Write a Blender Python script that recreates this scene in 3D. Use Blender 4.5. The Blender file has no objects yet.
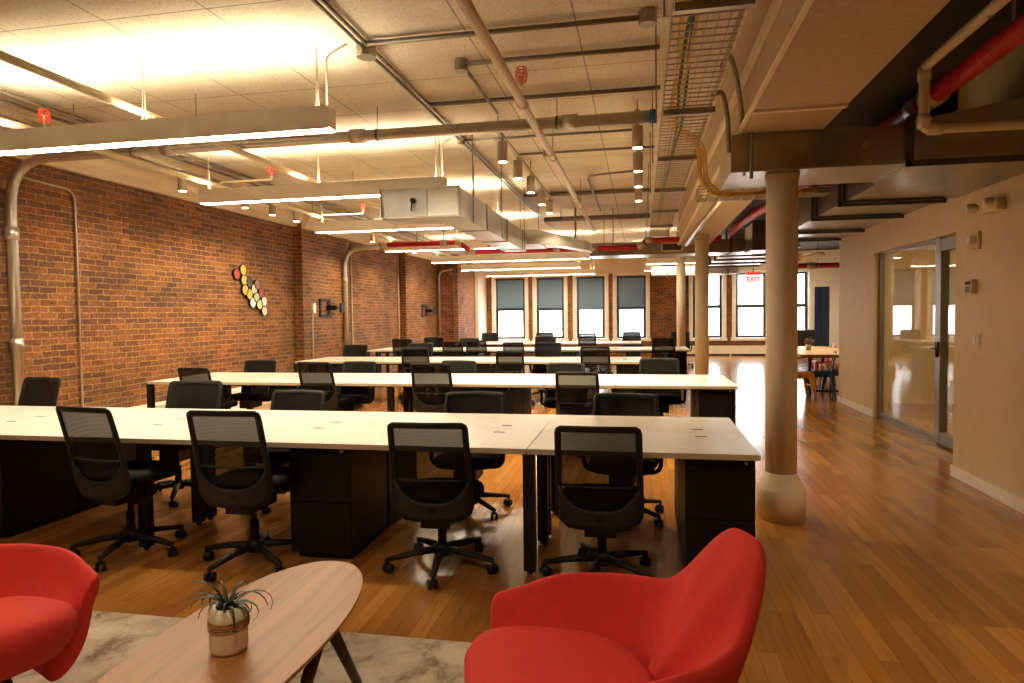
import bpy, math, random
from mathutils import Vector, Matrix
random.seed(7)
C = bpy.context.scene.collection
PI = math.pi
sc = bpy.context.scene

# ------------------------------------------------------------------ materials
def nt(name):
    m = bpy.data.materials.new(name); m.use_nodes = True
    t = m.node_tree; b = t.nodes['Principled BSDF']
    return m, t, b
def N(t, typ, **k):
    n = t.nodes.new(typ)
    for a, v in k.items():
        if a.startswith('i_'):
            n.inputs[a[2:].replace('_', ' ')].default_value = v
        else:
            setattr(n, a, v)
    return n
def L(t, a, ao, b, bi): t.links.new(a.outputs[ao], b.inputs[bi])
def ramp(t, stops):
    r = t.nodes.new('ShaderNodeValToRGB'); e = r.color_ramp.elements
    while len(e) < len(stops): e.new(0.5)
    for k, (p, c) in enumerate(stops):
        e[k].position = p; e[k].color = (c[0], c[1], c[2], 1)
    return r
def plain(name, col, rough=.5, metal=0., spec=.5, bump=0, bscale=60, var=0, vscale=8, emit=None, es=0, stretch=(1, 1, 1)):
    m, t, b = nt(name)
    b.inputs['Base Color'].default_value = (*col, 1); b.inputs['Roughness'].default_value = rough
    b.inputs['Metallic'].default_value = metal; b.inputs['Specular IOR Level'].default_value = spec
    if emit:
        b.inputs['Emission Color'].default_value = (*emit, 1); b.inputs['Emission Strength'].default_value = es
    tc = N(t, 'ShaderNodeTexCoord')
    mp = N(t, 'ShaderNodeMapping'); mp.inputs['Scale'].default_value = stretch
    L(t, tc, 'Object', mp, 'Vector')
    nz = N(t, 'ShaderNodeTexNoise', i_Scale=vscale, i_Detail=5.0); L(t, mp, 'Vector', nz, 'Vector')
    v = max(var, .04)
    r = ramp(t, [(.3, [max(0, c * (1 - v)) for c in col]), (.7, [min(1, c * (1 + v)) for c in col])])
    L(t, nz, 'Fac', r, 'Fac'); L(t, r, 'Color', b, 'Base Color')
    if bump:
        n2 = N(t, 'ShaderNodeTexNoise', i_Scale=bscale, i_Detail=3.0); L(t, mp, 'Vector', n2, 'Vector')
        bp = N(t, 'ShaderNodeBump', i_Strength=bump, i_Distance=.01)
        L(t, n2, 'Fac', bp, 'Height'); L(t, bp, 'Normal', b, 'Normal')
    return m
def emitter(name, col, s):
    m = bpy.data.materials.new(name); m.use_nodes = True; t = m.node_tree; t.nodes.clear()
    e = N(t, 'ShaderNodeEmission'); e.inputs['Color'].default_value = (*col, 1); e.inputs['Strength'].default_value = s
    o = N(t, 'ShaderNodeOutputMaterial'); L(t, e, 0, o, 0); return m

def brick_mat(name, c1, c2, mortar, white=0.):
    m, t, b = nt(name)
    g = N(t, 'ShaderNodeNewGeometry'); tc = N(t, 'ShaderNodeTexCoord')
    sp = N(t, 'ShaderNodeSeparateXYZ'); L(t, tc, 'Object', sp, 0)
    sn = N(t, 'ShaderNodeSeparateXYZ'); L(t, g, 'Normal', sn, 0)
    ax = N(t, 'ShaderNodeMath', operation='ABSOLUTE'); L(t, sn, 'X', ax, 0)
    gt = N(t, 'ShaderNodeMath', operation='GREATER_THAN'); L(t, ax, 0, gt, 0); gt.inputs[1].default_value = .5
    mx = N(t, 'ShaderNodeMix'); L(t, gt, 0, mx, 'Factor'); L(t, sp, 'X', mx, 2); L(t, sp, 'Y', mx, 3)
    cb = N(t, 'ShaderNodeCombineXYZ'); L(t, mx, 0, cb, 'X'); L(t, sp, 'Z', cb, 'Y')
    wob = N(t, 'ShaderNodeTexNoise', i_Scale=6.0, i_Detail=2.0); L(t, cb, 0, wob, 'Vector')
    ws = N(t, 'ShaderNodeVectorMath', operation='SCALE'); L(t, wob, 'Color', ws, 0); ws.inputs['Scale'].default_value = .03
    wa = N(t, 'ShaderNodeVectorMath', operation='ADD'); L(t, cb, 0, wa, 0); L(t, ws, 0, wa, 1)
    br = N(t, 'ShaderNodeTexBrick', i_Scale=1.0)
    br.inputs['Mortar Size'].default_value = .006; br.inputs['Mortar Smooth'].default_value = .35
    br.inputs['Brick Width'].default_value = .225; br.inputs['Row Height'].default_value = .073
    br.inputs['Bias'].default_value = -.1
    br.inputs['Color1'].default_value = (*c1, 1); br.inputs['Color2'].default_value = (*c2, 1); br.inputs['Mortar'].default_value = (*mortar, 1)
    L(t, wa, 0, br, 'Vector')
    nz = N(t, 'ShaderNodeTexNoise', i_Scale=1.3, i_Detail=6.0, i_Roughness=.65); L(t, cb, 0, nz, 'Vector')
    rp = ramp(t, [(.28, (.5, .48, .48)), (.5, (1, 1, 1)), (.72, (1.45, 1.3, 1.2))])
    L(t, nz, 'Fac', rp, 'Fac')
    mu = N(t, 'ShaderNodeMix', data_type='RGBA', blend_type='MULTIPLY'); mu.inputs['Factor'].default_value = 1
    L(t, br, 'Color', mu, 6); L(t, rp, 'Color', mu, 7)
    n3 = N(t, 'ShaderNodeTexNoise', i_Scale=28.0, i_Detail=4.0); L(t, cb, 0, n3, 'Vector')
    r3 = ramp(t, [(.3, (.55, .55, .55)), (.7, (1.4, 1.4, 1.4))]); L(t, n3, 'Fac', r3, 'Fac')
    m2 = N(t, 'ShaderNodeMix', data_type='RGBA', blend_type='MULTIPLY'); m2.inputs['Factor'].default_value = 1
    L(t, mu, 2, m2, 6); L(t, r3, 'Color', m2, 7)
    # chalky patches left from old plaster
    n4 = N(t, 'ShaderNodeTexNoise', i_Scale=3.3, i_Detail=8.0, i_Roughness=.7); L(t, wa, 0, n4, 'Vector')
    r4 = ramp(t, [(.66 - white * .25, (0, 0, 0)), (.74 - white * .1, (1, 1, 1))]); L(t, n4, 'Fac', r4, 'Fac')
    s4 = N(t, 'ShaderNodeMath', operation='MULTIPLY'); L(t, r4, 'Color', s4, 0); s4.inputs[1].default_value = .35 + white * .4
    m3 = N(t, 'ShaderNodeMix', data_type='RGBA'); L(t, s4, 0, m3, 'Factor'); L(t, m2, 2, m3, 6)
    m3.inputs[7].default_value = (.62, .48, .38, 1)
    L(t, m3, 2, b, 'Base Color'); b.inputs['Roughness'].default_value = .75
    bp = N(t, 'ShaderNodeBump', i_Strength=.55, i_Distance=.012, invert=True); L(t, br, 'Fac', bp, 'Height')
    b2 = N(t, 'ShaderNodeBump', i_Strength=.25, i_Distance=.01); L(t, n3, 'Fac', b2, 'Height'); L(t, bp, 'Normal', b2, 'Normal')
    L(t, b2, 'Normal', b, 'Normal'); return m

def floor_mat():
    m, t, b = nt('oak_floor')
    tc = N(t, 'ShaderNodeTexCoord'); sp = N(t, 'ShaderNodeSeparateXYZ'); L(t, tc, 'Object', sp, 0)
    cb = N(t, 'ShaderNodeCombineXYZ'); L(t, sp, 'Y', cb, 'X'); L(t, sp, 'X', cb, 'Y')
    br = N(t, 'ShaderNodeTexBrick', offset=.37, offset_frequency=3, i_Scale=1.0)
    br.inputs['Mortar Size'].default_value = .0012; br.inputs['Brick Width'].default_value = 1.15; br.inputs['Row Height'].default_value = .083
    br.inputs['Color1'].default_value = (.30, .12, .025, 1); br.inputs['Color2'].default_value = (.46, .21, .048, 1); br.inputs['Mortar'].default_value = (.17, .07, .018, 1)
    L(t, cb, 0, br, 'Vector')
    # grain, shifted per plank
    off = N(t, 'ShaderNodeVectorMath', operation='MULTIPLY_ADD'); L(t, br, 'Color', off, 0); off.inputs[1].default_value = (9, 9, 9); L(t, cb, 0, off, 2)
    mp = N(t, 'ShaderNodeMapping'); mp.inputs['Scale'].default_value = (1.0, 9, 1); L(t, off, 0, mp, 'Vector')
    nz = N(t, 'ShaderNodeTexNoise', i_Scale=2.2, i_Detail=6.0, i_Distortion=1.2); L(t, mp, 'Vector', nz, 'Vector')
    rp = ramp(t, [(.22, (.74, .68, .6)), (.45, (1, 1, 1)), (.75, (1.1, 1.08, 1.04))]); L(t, nz, 'Fac', rp, 'Fac')
    mu = N(t, 'ShaderNodeMix', data_type='RGBA', blend_type='MULTIPLY'); mu.inputs['Factor'].default_value = 1
    L(t, br, 'Color', mu, 6); L(t, rp, 'Color', mu, 7); L(t, mu, 2, b, 'Base Color')
    rr = N(t, 'ShaderNodeMapRange'); L(t, nz, 'Fac', rr, 'Value'); rr.inputs['To Min'].default_value = .14; rr.inputs['To Max'].default_value = .24
    L(t, rr, 0, b, 'Roughness')
    bp = N(t, 'ShaderNodeBump', i_Strength=.15, i_Distance=.003, invert=True); L(t, br, 'Fac', bp, 'Height'); L(t, bp, 'Normal', b, 'Normal')
    return m

def ceiling_mat(name, col):
    m, t, b = nt(name)
    tc = N(t, 'ShaderNodeTexCoord'); mp = N(t, 'ShaderNodeMapping'); mp.inputs['Location'].default_value = (.42, -.05, 0); L(t, tc, 'Object', mp, 'Vector')
    br = N(t, 'ShaderNodeTexBrick', offset=0., i_Scale=1.0)
    br.inputs['Mortar Size'].default_value = .006; br.inputs['Brick Width'].default_value = .753; br.inputs['Row Height'].default_value = .753
    br.inputs['Color1'].default_value = (*col, 1); br.inputs['Color2'].default_value = (*[c * .93 for c in col], 1); br.inputs['Mortar'].default_value = (*[c * .42 for c in col], 1)
    L(t, mp, 'Vector', br, 'Vector')
    nz = N(t, 'ShaderNodeTexNoise', i_Scale=55.0, i_Detail=4.0, i_Roughness=.7); L(t, tc, 'Object', nz, 'Vector')
    rp = ramp(t, [(.3, (.72, .7, .66)), (.55, (1, 1, 1))]); L(t, nz, 'Fac', rp, 'Fac')
    mu = N(t, 'ShaderNodeMix', data_type='RGBA', blend_type='MULTIPLY'); mu.inputs['Factor'].default_value = 1
    L(t, br, 'Color', mu, 6); L(t, rp, 'Color', mu, 7)
    n2 = N(t, 'ShaderNodeTexNoise', i_Scale=1.1, i_Detail=5.0); L(t, tc, 'Object', n2, 'Vector')
    r2 = ramp(t, [(.3, (.82, .8, .76)), (.65, (1.05, 1.05, 1.05))]); L(t, n2, 'Fac', r2, 'Fac')
    m2 = N(t, 'ShaderNodeMix', data_type='RGBA', blend_type='MULTIPLY'); m2.inputs['Factor'].default_value = 1
    L(t, mu, 2, m2, 6); L(t, r2, 'Color', m2, 7)
    L(t, m2, 2, b, 'Base Color'); b.inputs['Roughness'].default_value = .9
    bp = N(t, 'ShaderNodeBump', i_Strength=.6, i_Distance=.012); L(t, nz, 'Fac', bp, 'Height'); L(t, bp, 'Normal', b, 'Normal')
    return m

def wood_mat(name, c1, c2, rough=.4, axis=1, boards=.11):
    m, t, b = nt(name)
    tc = N(t, 'ShaderNodeTexCoord'); mp = N(t, 'ShaderNodeMapping')
    s = [14, 14, 14]; s[axis] = 1.1; mp.inputs['Scale'].default_value = s; L(t, tc, 'Object', mp, 'Vector')
    nz = N(t, 'ShaderNodeTexNoise', i_Scale=1.6, i_Detail=7.0, i_Distortion=.8); L(t, mp, 'Vector', nz, 'Vector')
    rp = ramp(t, [(.3, c1), (.7, c2)]); L(t, nz, 'Fac', rp, 'Fac')
    sp = N(t, 'ShaderNodeSeparateXYZ'); L(t, tc, 'Object', sp, 0)
    dv = N(t, 'ShaderNodeMath', operation='DIVIDE'); L(t, sp, 'X' if axis == 1 else 'Y', dv, 0); dv.inputs[1].default_value = boards
    fl = N(t, 'ShaderNodeMath', operation='FLOOR'); L(t, dv, 0, fl, 0)
    wn = N(t, 'ShaderNodeTexWhiteNoise', noise_dimensions='1D'); L(t, fl, 0, wn, 'W')
    r2 = ramp(t, [(0, (.86, .85, .83)), (1, (1.1, 1.08, 1.05))]); L(t, wn, 'Value', r2, 'Fac')
    mu = N(t, 'ShaderNodeMix', data_type='RGBA', blend_type='MULTIPLY'); mu.inputs['Factor'].default_value = 1
    L(t, rp, 'Color', mu, 6); L(t, r2, 'Color', mu, 7); L(t, mu, 2, b, 'Base Color'); b.inputs['Roughness'].default_value = rough
    return m

def see_through(name, col, fac, rough=.6):
    m = bpy.data.materials.new(name); m.use_nodes = True; t = m.node_tree; b = t.nodes['Principled BSDF']; o = t.nodes['Material Output']
    b.inputs['Base Color'].default_value = (*col, 1); b.inputs['Roughness'].default_value = rough; b.inputs['Specular IOR Level'].default_value = .12
    tr = N(t, 'ShaderNodeBsdfTransparent'); mx = N(t, 'ShaderNodeMixShader'); mx.inputs[0].default_value = fac
    tc = N(t, 'ShaderNodeTexCoord'); wv = N(t, 'ShaderNodeTexWave', bands_direction='Z', i_Scale=38.0, i_Distortion=1.5); L(t, tc, 'Object', wv, 'Vector')
    mr = N(t, 'ShaderNodeMapRange'); L(t, wv, 'Fac', mr, 'Value'); mr.inputs['To Min'].default_value = fac * .6; mr.inputs['To Max'].default_value = fac * 1.4
    L(t, mr, 0, mx, 0); L(t, b, 0, mx, 1); L(t, tr, 0, mx, 2); L(t, mx, 0, o, 0); return m

def glass_mat(name, tint=(1, 1, 1)):
    m = bpy.data.materials.new(name); m.use_nodes = True; t = m.node_tree; t.nodes.clear()
    o = N(t, 'ShaderNodeOutputMaterial'); tr = N(t, 'ShaderNodeBsdfTransparent'); tr.inputs[0].default_value = (*tint, 1)
    gl = N(t, 'ShaderNodeBsdfGlossy'); gl.inputs['Roughness'].default_value = .02
    fr = N(t, 'ShaderNodeFresnel'); ge = N(t, 'ShaderNodeNewGeometry'); mr = N(t, 'ShaderNodeMapRange'); L(t, ge, 'Backfacing', mr, 'Value'); mr.inputs['To Min'].default_value = 1.5; mr.inputs['To Max'].default_value = 1 / 1.5; L(t, mr, 0, fr, 'IOR')
    mx = N(t, 'ShaderNodeMixShader'); L(t, fr, 0, mx, 0); L(t, tr, 0, mx, 1); L(t, gl, 0, mx, 2); L(t, mx, 0, o, 0); return m

def rug_mat():
    m, t, b = nt('rug_pile')
    tc = N(t, 'ShaderNodeTexCoord')
    nz = N(t, 'ShaderNodeTexNoise', i_Scale=4.5, i_Detail=9.0, i_Roughness=.72, i_Distortion=.6); L(t, tc, 'Object', nz, 'Vector')
    rp = ramp(t, [(.36, (.22, .16, .10)), (.47, (.48, .40, .30)), (.6, (.62, .54, .43)), (.75, (.50, .42, .32))]); L(t, nz, 'Fac', rp, 'Fac')
    L(t, rp, 'Color', b, 'Base Color'); b.inputs['Roughness'].default_value = .95
    n2 = N(t, 'ShaderNodeTexNoise', i_Scale=260.0); L(t, tc, 'Object', n2, 'Vector')
    bp = N(t, 'ShaderNodeBump', i_Strength=.5, i_Distance=.006); L(t, n2, 'Fac', bp, 'Height'); L(t, bp, 'Normal', b, 'Normal'); return m

WARM = (1.0, .78, .48)
TRACK_E, WASH_E, LOUNGE_E, SKY, EXPO, LED, LEDUP = 120, 85, 55, 8.0, 0.45, 68.0, 70.0
M = {}
M['floor'] = floor_mat()
M['brick'] = brick_mat('old_brick', (.215, .078, .018), (.083, .029, .008), (.32, .19, .065))
M['brick_white'] = brick_mat('whitewashed_brick', (.24, .078, .028), (.11, .034, .013), (.36, .23, .12), .35)
M['ceil'] = ceiling_mat('sprayed_ceiling', (.79, .73, .60))
M['ceil_dark'] = plain('dark_brown_ceiling', (.06, .045, .03), .9, bump=.4, bscale=20, var=.3, vscale=3)  # dark brown tone for the slab right of the beam
M['plaster'] = plain('cream_plaster', (.78, .68, .50), .7, bump=.05, bscale=30, var=.03)
M['wallpaint'] = plain('cream_wall_paint', (.66, .54, .32), .6, bump=.04, bscale=40, var=.02)
M['beam'] = plain('sprayed_beam', (.50, .38, .23), .85, bump=.5, bscale=70, var=.08, vscale=30)
M['column'] = plain('cream_column_paint', (.82, .73, .53), .5, bump=.03)
M['white'] = plain('white_trim_paint', (.85, .80, .70), .5)
M['sash'] = plain('dark_blue_sash', (.018, .024, .04), .4)
M['galv'] = plain('galvanised_steel', (.62, .60, .54), .34, metal=.85, var=.12, vscale=5)
M['galvd'] = plain('dull_duct_steel', (.36, .32, .24), .28, metal=.88, var=.15, vscale=5)
M['flange'] = plain('dark_duct_flange', (.07, .06, .045), .55, metal=.4)
M['emt'] = plain('steel_conduit', (.52, .49, .42), .3, metal=.85, var=.08)
M['conduit'] = plain('thin_conduit', (.20, .17, .12), .45, metal=.6, var=.1)
M['cpipe'] = plain('cream_painted_pipe', (.66, .55, .37), .45)
M['wpipe'] = plain('white_pipe', (.85, .78, .62), .4)
M['red'] = plain('red_pipe_paint', (.42, .008, .012), .42, spec=.35)
M['brass'] = plain('dull_fitting', (.5, .42, .28), .4, metal=.6)
M['redcage'] = plain('red_guard', (.75, .04, .02), .4)
M['blue'] = plain('blue_end_cap', (.02, .14, .42), .5)
M['black'] = plain('black_steel', (.006, .006, .005), .5, spec=.3)
M['blackp'] = plain('black_plastic', (.009, .009, .008), .55, spec=.35)
M['greyp'] = plain('charcoal_plastic', (.022, .021, .019), .6, spec=.3)
M['blackf'] = plain('black_fabric', (.007, .007, .007), .9, spec=.15, bump=.3, bscale=300)
M['mesh'] = see_through('chair_mesh', (.006, .006, .005), .085)
M['meshd'] = see_through('chair_mesh_backed', (.010, .009, .008), .012)
M['ped'] = plain('black_cabinet', (.006, .006, .005), .5, spec=.25)
M['desk'] = plain('white_laminate', (.86, .82, .74), .32, var=.01)
M['edge'] = plain('laminate_edge', (.62, .53, .40), .5)
M['redfab'] = plain('red_wool', (.62, .030, .018), .85, bump=.25, bscale=420, var=.06, vscale=40)
M['table'] = wood_mat('light_walnut', (.28, .11, .028), (.42, .18, .052), .45)
M['darkwood'] = plain('dark_wood', (.06, .03, .018), .45, var=.2, vscale=12)
M['pot'] = plain('cream_ceramic', (.80, .72, .54), .25)
M['band'] = plain('woven_band', (.42, .25, .10), .8, bump=1., bscale=120, var=.3, vscale=60)
M['soil'] = plain('soil', (.02, .014, .01), .9, bump=.5)
M['leaf'] = plain('dark_green_leaf', (.022, .042, .012), .5, var=.3)
M['rug'] = rug_mat()
M['glass'] = glass_mat('window_glass')
M['glass2'] = glass_mat('office_glass', (.96, .98, .93))
M['shade'] = see_through('solar_shade', (.15, .235, .33), .035, .8)
M['led'] = emitter('lamp_diffuser', (1.0, .85, .61), LED)
M['ledup'] = emitter('lamp_uplight', (1.0, .83, .57), LEDUP)
M['lens'] = emitter('downlight_lens', (1.0, .85, .6), 14.0)
M['fixture'] = plain('lamp_body_paint', (.92, .88, .78), .5)
M['spotbody'] = plain('downlight_body', (.40, .33, .22), .45)
M['alu'] = plain('aluminium_frame', (.25, .24, .22), .4, metal=.5)
M['yellowc'] = plain('yellow_cable', (.85, .48, .02), .5)
M['greenc'] = plain('green_cable', (.05, .12, .05), .5)
M['wire'] = plain('zinc_wire', (.50, .42, .28), .45, metal=.4)
M['exit'] = plain('exit_red', (.75, .02, .02), .4, emit=(1, .06, .05), es=.7)
M['exitpanel'] = plain('exit_panel', (.85, .8, .78), .4, emit=(1, .93, .9), es=.8)
M['cafewood'] = wood_mat('pine_top', (.62, .40, .2), (.78, .56, .32), .4)
M['yellow'] = plain('yellow_enamel', (.75, .32, .01), .35)
M['orange'] = plain('orange_enamel', (.62, .10, .015), .35)
M['navy'] = plain('navy_enamel', (.014, .042, .085), .35)
M['cafeedge'] = plain('red_brown_edge', (.22, .06, .025), .5)
M['facade'] = plain('pale_facade', (.62, .62, .62), .8, var=.05)
M['doorglass'] = glass_mat('door_glass', (.035, .042, .05))

# ------------------------------------------------------------------ mesh builder
class MB:
    def __init__(s): s.v = []; s.f = []; s.s = []
    def add(s, vs, fs, smooth=False):
        o = len(s.v); s.v += [tuple(v) for v in vs]
        for f in fs: s.f.append(tuple(i + o for i in f)); s.s.append(smooth)
    def box(s, x0, y0, z0, x1, y1, z1):
        v = [(x, y, z) for z in (z0, z1) for y in (y0, y1) for x in (x0, x1)]
        s.add(v, [(0, 2, 3, 1), (4, 5, 7, 6), (0, 1, 5, 4), (2, 6, 7, 3), (0, 4, 6, 2), (1, 3, 7, 5)]); return s
    def hexa(s, b, t):   # bottom 4 pts, top 4 pts (ccw from above)
        s.add(list(b) + list(t), [(3, 2, 1, 0), (4, 5, 6, 7), (0, 1, 5, 4), (1, 2, 6, 5), (2, 3, 7, 6), (3, 0, 4, 7)]); return s
    def tube(s, pts, r, n=10, smooth=True, cap=True, closed=False, flat=1.0, up=None):
        pts = [Vector(p) for p in pts]; k = len(pts); rs = r if isinstance(r, (list, tuple)) else [r] * k
        rings = []; pn = None
        for i, p in enumerate(pts):
            if closed: d = (pts[(i + 1) % k] - pts[i - 1])
            else: d = (pts[min(i + 1, k - 1)] - pts[max(i - 1, 0)])
            d.normalize()
            if pn is None:
                a = Vector(up) if up else (Vector((0, 0, 1)) if abs(d.z) < .9 else Vector((1, 0, 0)))
                pn = (a - d * a.dot(d)).normalized()
            else: pn = (pn - d * pn.dot(d)).normalized()
            q = d.cross(pn)
            rings.append([p + pn * math.cos(2 * PI * j / n + PI / n) * rs[i] * flat + q * math.sin(2 * PI * j / n + PI / n) * rs[i] for j in range(n)])
        vs = [x for rg in rings for x in rg]; fs = []
        for i in range(k if closed else k - 1):
            a = i * n; b = ((i + 1) % k) * n
            for j in range(n): fs.append((a + j, a + (j + 1) % n, b + (j + 1) % n, b + j))
        if cap and not closed:
            fs.append(tuple(reversed(range(n)))); fs.append(tuple((k - 1) * n + j for j in range(n)))
        s.add(vs, fs, smooth); return s
    def lathe(s, prof, c=(0, 0, 0), n=24, axis='z', smooth=True):
        vs = []; fs = []
        for (r, h) in prof:
            for j in range(n):
                a = 2 * PI * j / n; x, y = r * math.cos(a), r * math.sin(a)
                p = {'z': (x, y, h), 'y': (x, h, y), 'x': (h, x, y)}[axis]
                vs.append((p[0] + c[0], p[1] + c[1], p[2] + c[2]))
        for i in range(len(prof) - 1):
            for j in range(n):
                q = (i * n + j, i * n + (j + 1) % n, (i + 1) * n + (j + 1) % n, (i + 1) * n + j)
                fs.append(q if axis != 'y' else tuple(reversed(q)))
        s.add(vs, fs, smooth); 
        e0 = tuple(reversed(range(n))); e1 = tuple((len(prof) - 1) * n + j for j in range(n))
        o = len(s.v) - len(vs)
        for e in (e0, e1): s.f.append(tuple(i + o for i in (e if axis != 'y' else reversed(e)))); s.s.append(False)
        return s
    def prism(s, poly, a, b, axis='y'):   # poly 2D extruded along axis
        def P(u, v, w): return {'y': (u, w, v), 'x': (w, u, v), 'z': (u, v, w)}[axis]
        n = len(poly); vs = [P(u, v, a) for u, v in poly] + [P(u, v, b) for u, v in poly]
        fs = [tuple(range(n)), tuple(reversed(range(n, 2 * n)))] + [(i, i + n, (i + 1) % n + n, (i + 1) % n) for i in range(n)]
        s.add(vs, fs); return s
    def loft(s, rings, smooth=True, cap=True):
        n = len(rings[0]); vs = [p for r in rings for p in r]; fs = []
        for i in range(len(rings) - 1):
            for j in range(n): fs.append((i * n + j, i * n + (j + 1) % n, (i + 1) * n + (j + 1) % n, (i + 1) * n + j))
        if cap: fs.append(tuple(reversed(range(n)))); fs.append(tuple((len(rings) - 1) * n + j for j in range(n)))
        s.add(vs, fs, smooth); return s
    def grid(s, rows, smooth=True):
        n = len(rows[0]); vs = [p for r in rows for p in r]; fs = []
        for i in range(len(rows) - 1):
            for j in range(n - 1): fs.append((i * n + j, i * n + j + 1, (i + 1) * n + j + 1, (i + 1) * n + j))
        s.add(vs, fs, smooth); return s
    def build(s, name, mat, parent=None, bevel=0, subsurf=0, solid=0):
        me = bpy.data.meshes.new(name); me.from_pydata(s.v, [], s.f); me.update()
        me.polygons.foreach_set('use_smooth', s.s)
        o = bpy.data.objects.new(name, me); C.objects.link(o); me.materials.append(mat)
        import bmesh
        bm = bmesh.new(); bm.from_mesh(me); bmesh.ops.recalc_face_normals(bm, faces=bm.faces[:]); bm.to_mesh(me); bm.free()
        if solid:
            md = o.modifiers.new('s', 'SOLIDIFY'); md.thickness = solid; md.offset = 0
        if bevel:
            md = o.modifiers.new('b', 'BEVEL'); md.width = bevel; md.segments = 2; md.limit_method = 'ANGLE'
        if subsurf:
            md = o.modifiers.new('u', 'SUBSURF'); md.levels = subsurf; md.render_levels = subsurf
        if parent: o.parent = parent
        return o
def bxm(*a): return MB().box(*a)
def tag(o, label, cat, group=None, kind=None):
    if label: o['label'] = label
    if cat: o['category'] = cat
    if group: o['group'] = group
    if kind: o['kind'] = kind
    return o
def thing(name, label, cat, loc=(0, 0, 0), rz=0, group=None):
    o = bpy.data.objects.new(name, None); C.objects.link(o); o.location = loc; o.rotation_euler = (0, 0, rz)
    o.empty_display_size = .1
    return tag(o, label, cat, group)
def copy_tree(o, parent=None):
    c = o.copy(); C.objects.link(c)
    if parent: c.parent = parent
    for ch in list(o.children): copy_tree(ch, c)
    return c
def struct(o, label=None):
    o['kind'] = 'structure'
    if label: o['label'] = label; 
    return o
def bend(pts, r, n=6):   # round the corners of a polyline
    pts = [Vector(p) for p in pts]; out = [pts[0]]
    for i in range(1, len(pts) - 1):
        a, b, c = pts[i - 1], pts[i], pts[i + 1]
        d1 = (a - b); d2 = (c - b); rr = min(r, d1.length * .49, d2.length * .49)
        p1 = b + d1.normalized() * rr; p2 = b + d2.normalized() * rr
        for k in range(n + 1):
            t = k / n; out.append(p1 * (1 - t) ** 2 + b * 2 * t * (1 - t) + p2 * t * t)
    out.append(pts[-1]); return out
def sup(a, b, p, n=40, cx=0, cy=0, z=0):
    out = []
    for j in range(n):
        t = 2 * PI * j / n; c, s_ = math.cos(t), math.sin(t)
        out.append((cx + a * math.copysign(abs(c) ** (2 / p), c), cy + b * math.copysign(abs(s_) ** (2 / p), s_), z))
    return out

CEIL = 3.45
YF = 24.0          # far window wall
# ------------------------------------------------------------------ the room
struct(bxm(-6.9, -3.5, -.1, 8, 24.3, 0).build('floor', M['floor']))
struct(bxm(-6.9, -3.5, CEIL, .96, 24.3, CEIL + .1).build('ceiling', M['ceil']))
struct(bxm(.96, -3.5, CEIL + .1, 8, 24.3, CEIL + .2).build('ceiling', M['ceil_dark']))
w = MB()
w.prism([(-6.9, -3.5), (-6.6, -3.5), (-6.6, 11.85), (-6.42, 11.85), (-6.42, 13.95), (-6.6, 13.95), (-6.6, 17.6), (-6.42, 17.6), (-6.42, 20.55), (-6.9, 20.55)], 0, CEIL, 'z')
struct(w.build('wall_left', M['brick']))
struct(bxm(-6.9, 20.55, 0, -5.75, 24.0, CEIL).build('wall_left', M['brick_white']))
t = MB()
for (a, b) in ((-3.5, 11.85), (13.95, 17.6)):
    t.prism([(-6.6, 3.25), (-6.52, 3.25), (-6.50, 3.29), (-6.40, 3.34), (-6.34, 3.40), (-6.34, CEIL), (-6.6, CEIL)], a, b, 'y')
for (a, b) in ((11.85, 13.95), (17.6, 20.55)):
    t.prism([(-6.42, 3.22), (-6.36, 3.22), (-6.32, 3.29), (-6.25, 3.40), (-6.25, CEIL), (-6.42, CEIL)], a, b, 'y')
struct(t.build('trim_1', M['plaster']))
struct(bxm(-6.6, -3.5, 0, -6.38, 11.85, .35).build('baseboard_left', M['white'], bevel=.01))
struct(bxm(-5.75, 22.75, 0, -5.62, 24.0, CEIL).build('trim_2', M['white'], bevel=.01))

WIN = [(-5.28, -4.19), (-3.75, -2.75), (-2.28, -1.28), (-.85, .17), (1.78, 2.76), (3.22, 4.21), (4.6, 5.56)]
Z0, Z1, ZM = .64, 2.82, 1.72
w = MB(); x = -6.9
w.box(-6.9, YF, 0, 5.66, YF + .3, Z0 - .04); w.box(-6.9, YF, Z1 + .04, 5.66, YF + .3, CEIL + .1)
for a, b in WIN + [(5.66, 5.66)]:
    w.box(x, YF, Z0 - .04, a - (.04 if a < 5.6 else 0), YF + .3, Z1 + .04); x = b + .04
struct(w.build('wall_far', M['brick']))
w = bxm(5.66, YF - .02, 0, 5.7, YF + .3, CEIL + .1); w.box(5.7, YF - .02, 2.4, 6.3, YF + .3, CEIL + .1); w.box(6.3, YF - .02, 0, 8, YF + .3, CEIL + .1)
struct(w.build('wall_far', M['white']))
w = bxm(-5.62, YF - .04, 2.93, .55, YF, CEIL); w.box(1.55, YF - .04, 2.93, 5.66, YF, CEIL + .1)
struct(w.build('trim_3', M['plaster'], bevel=.005))
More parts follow.
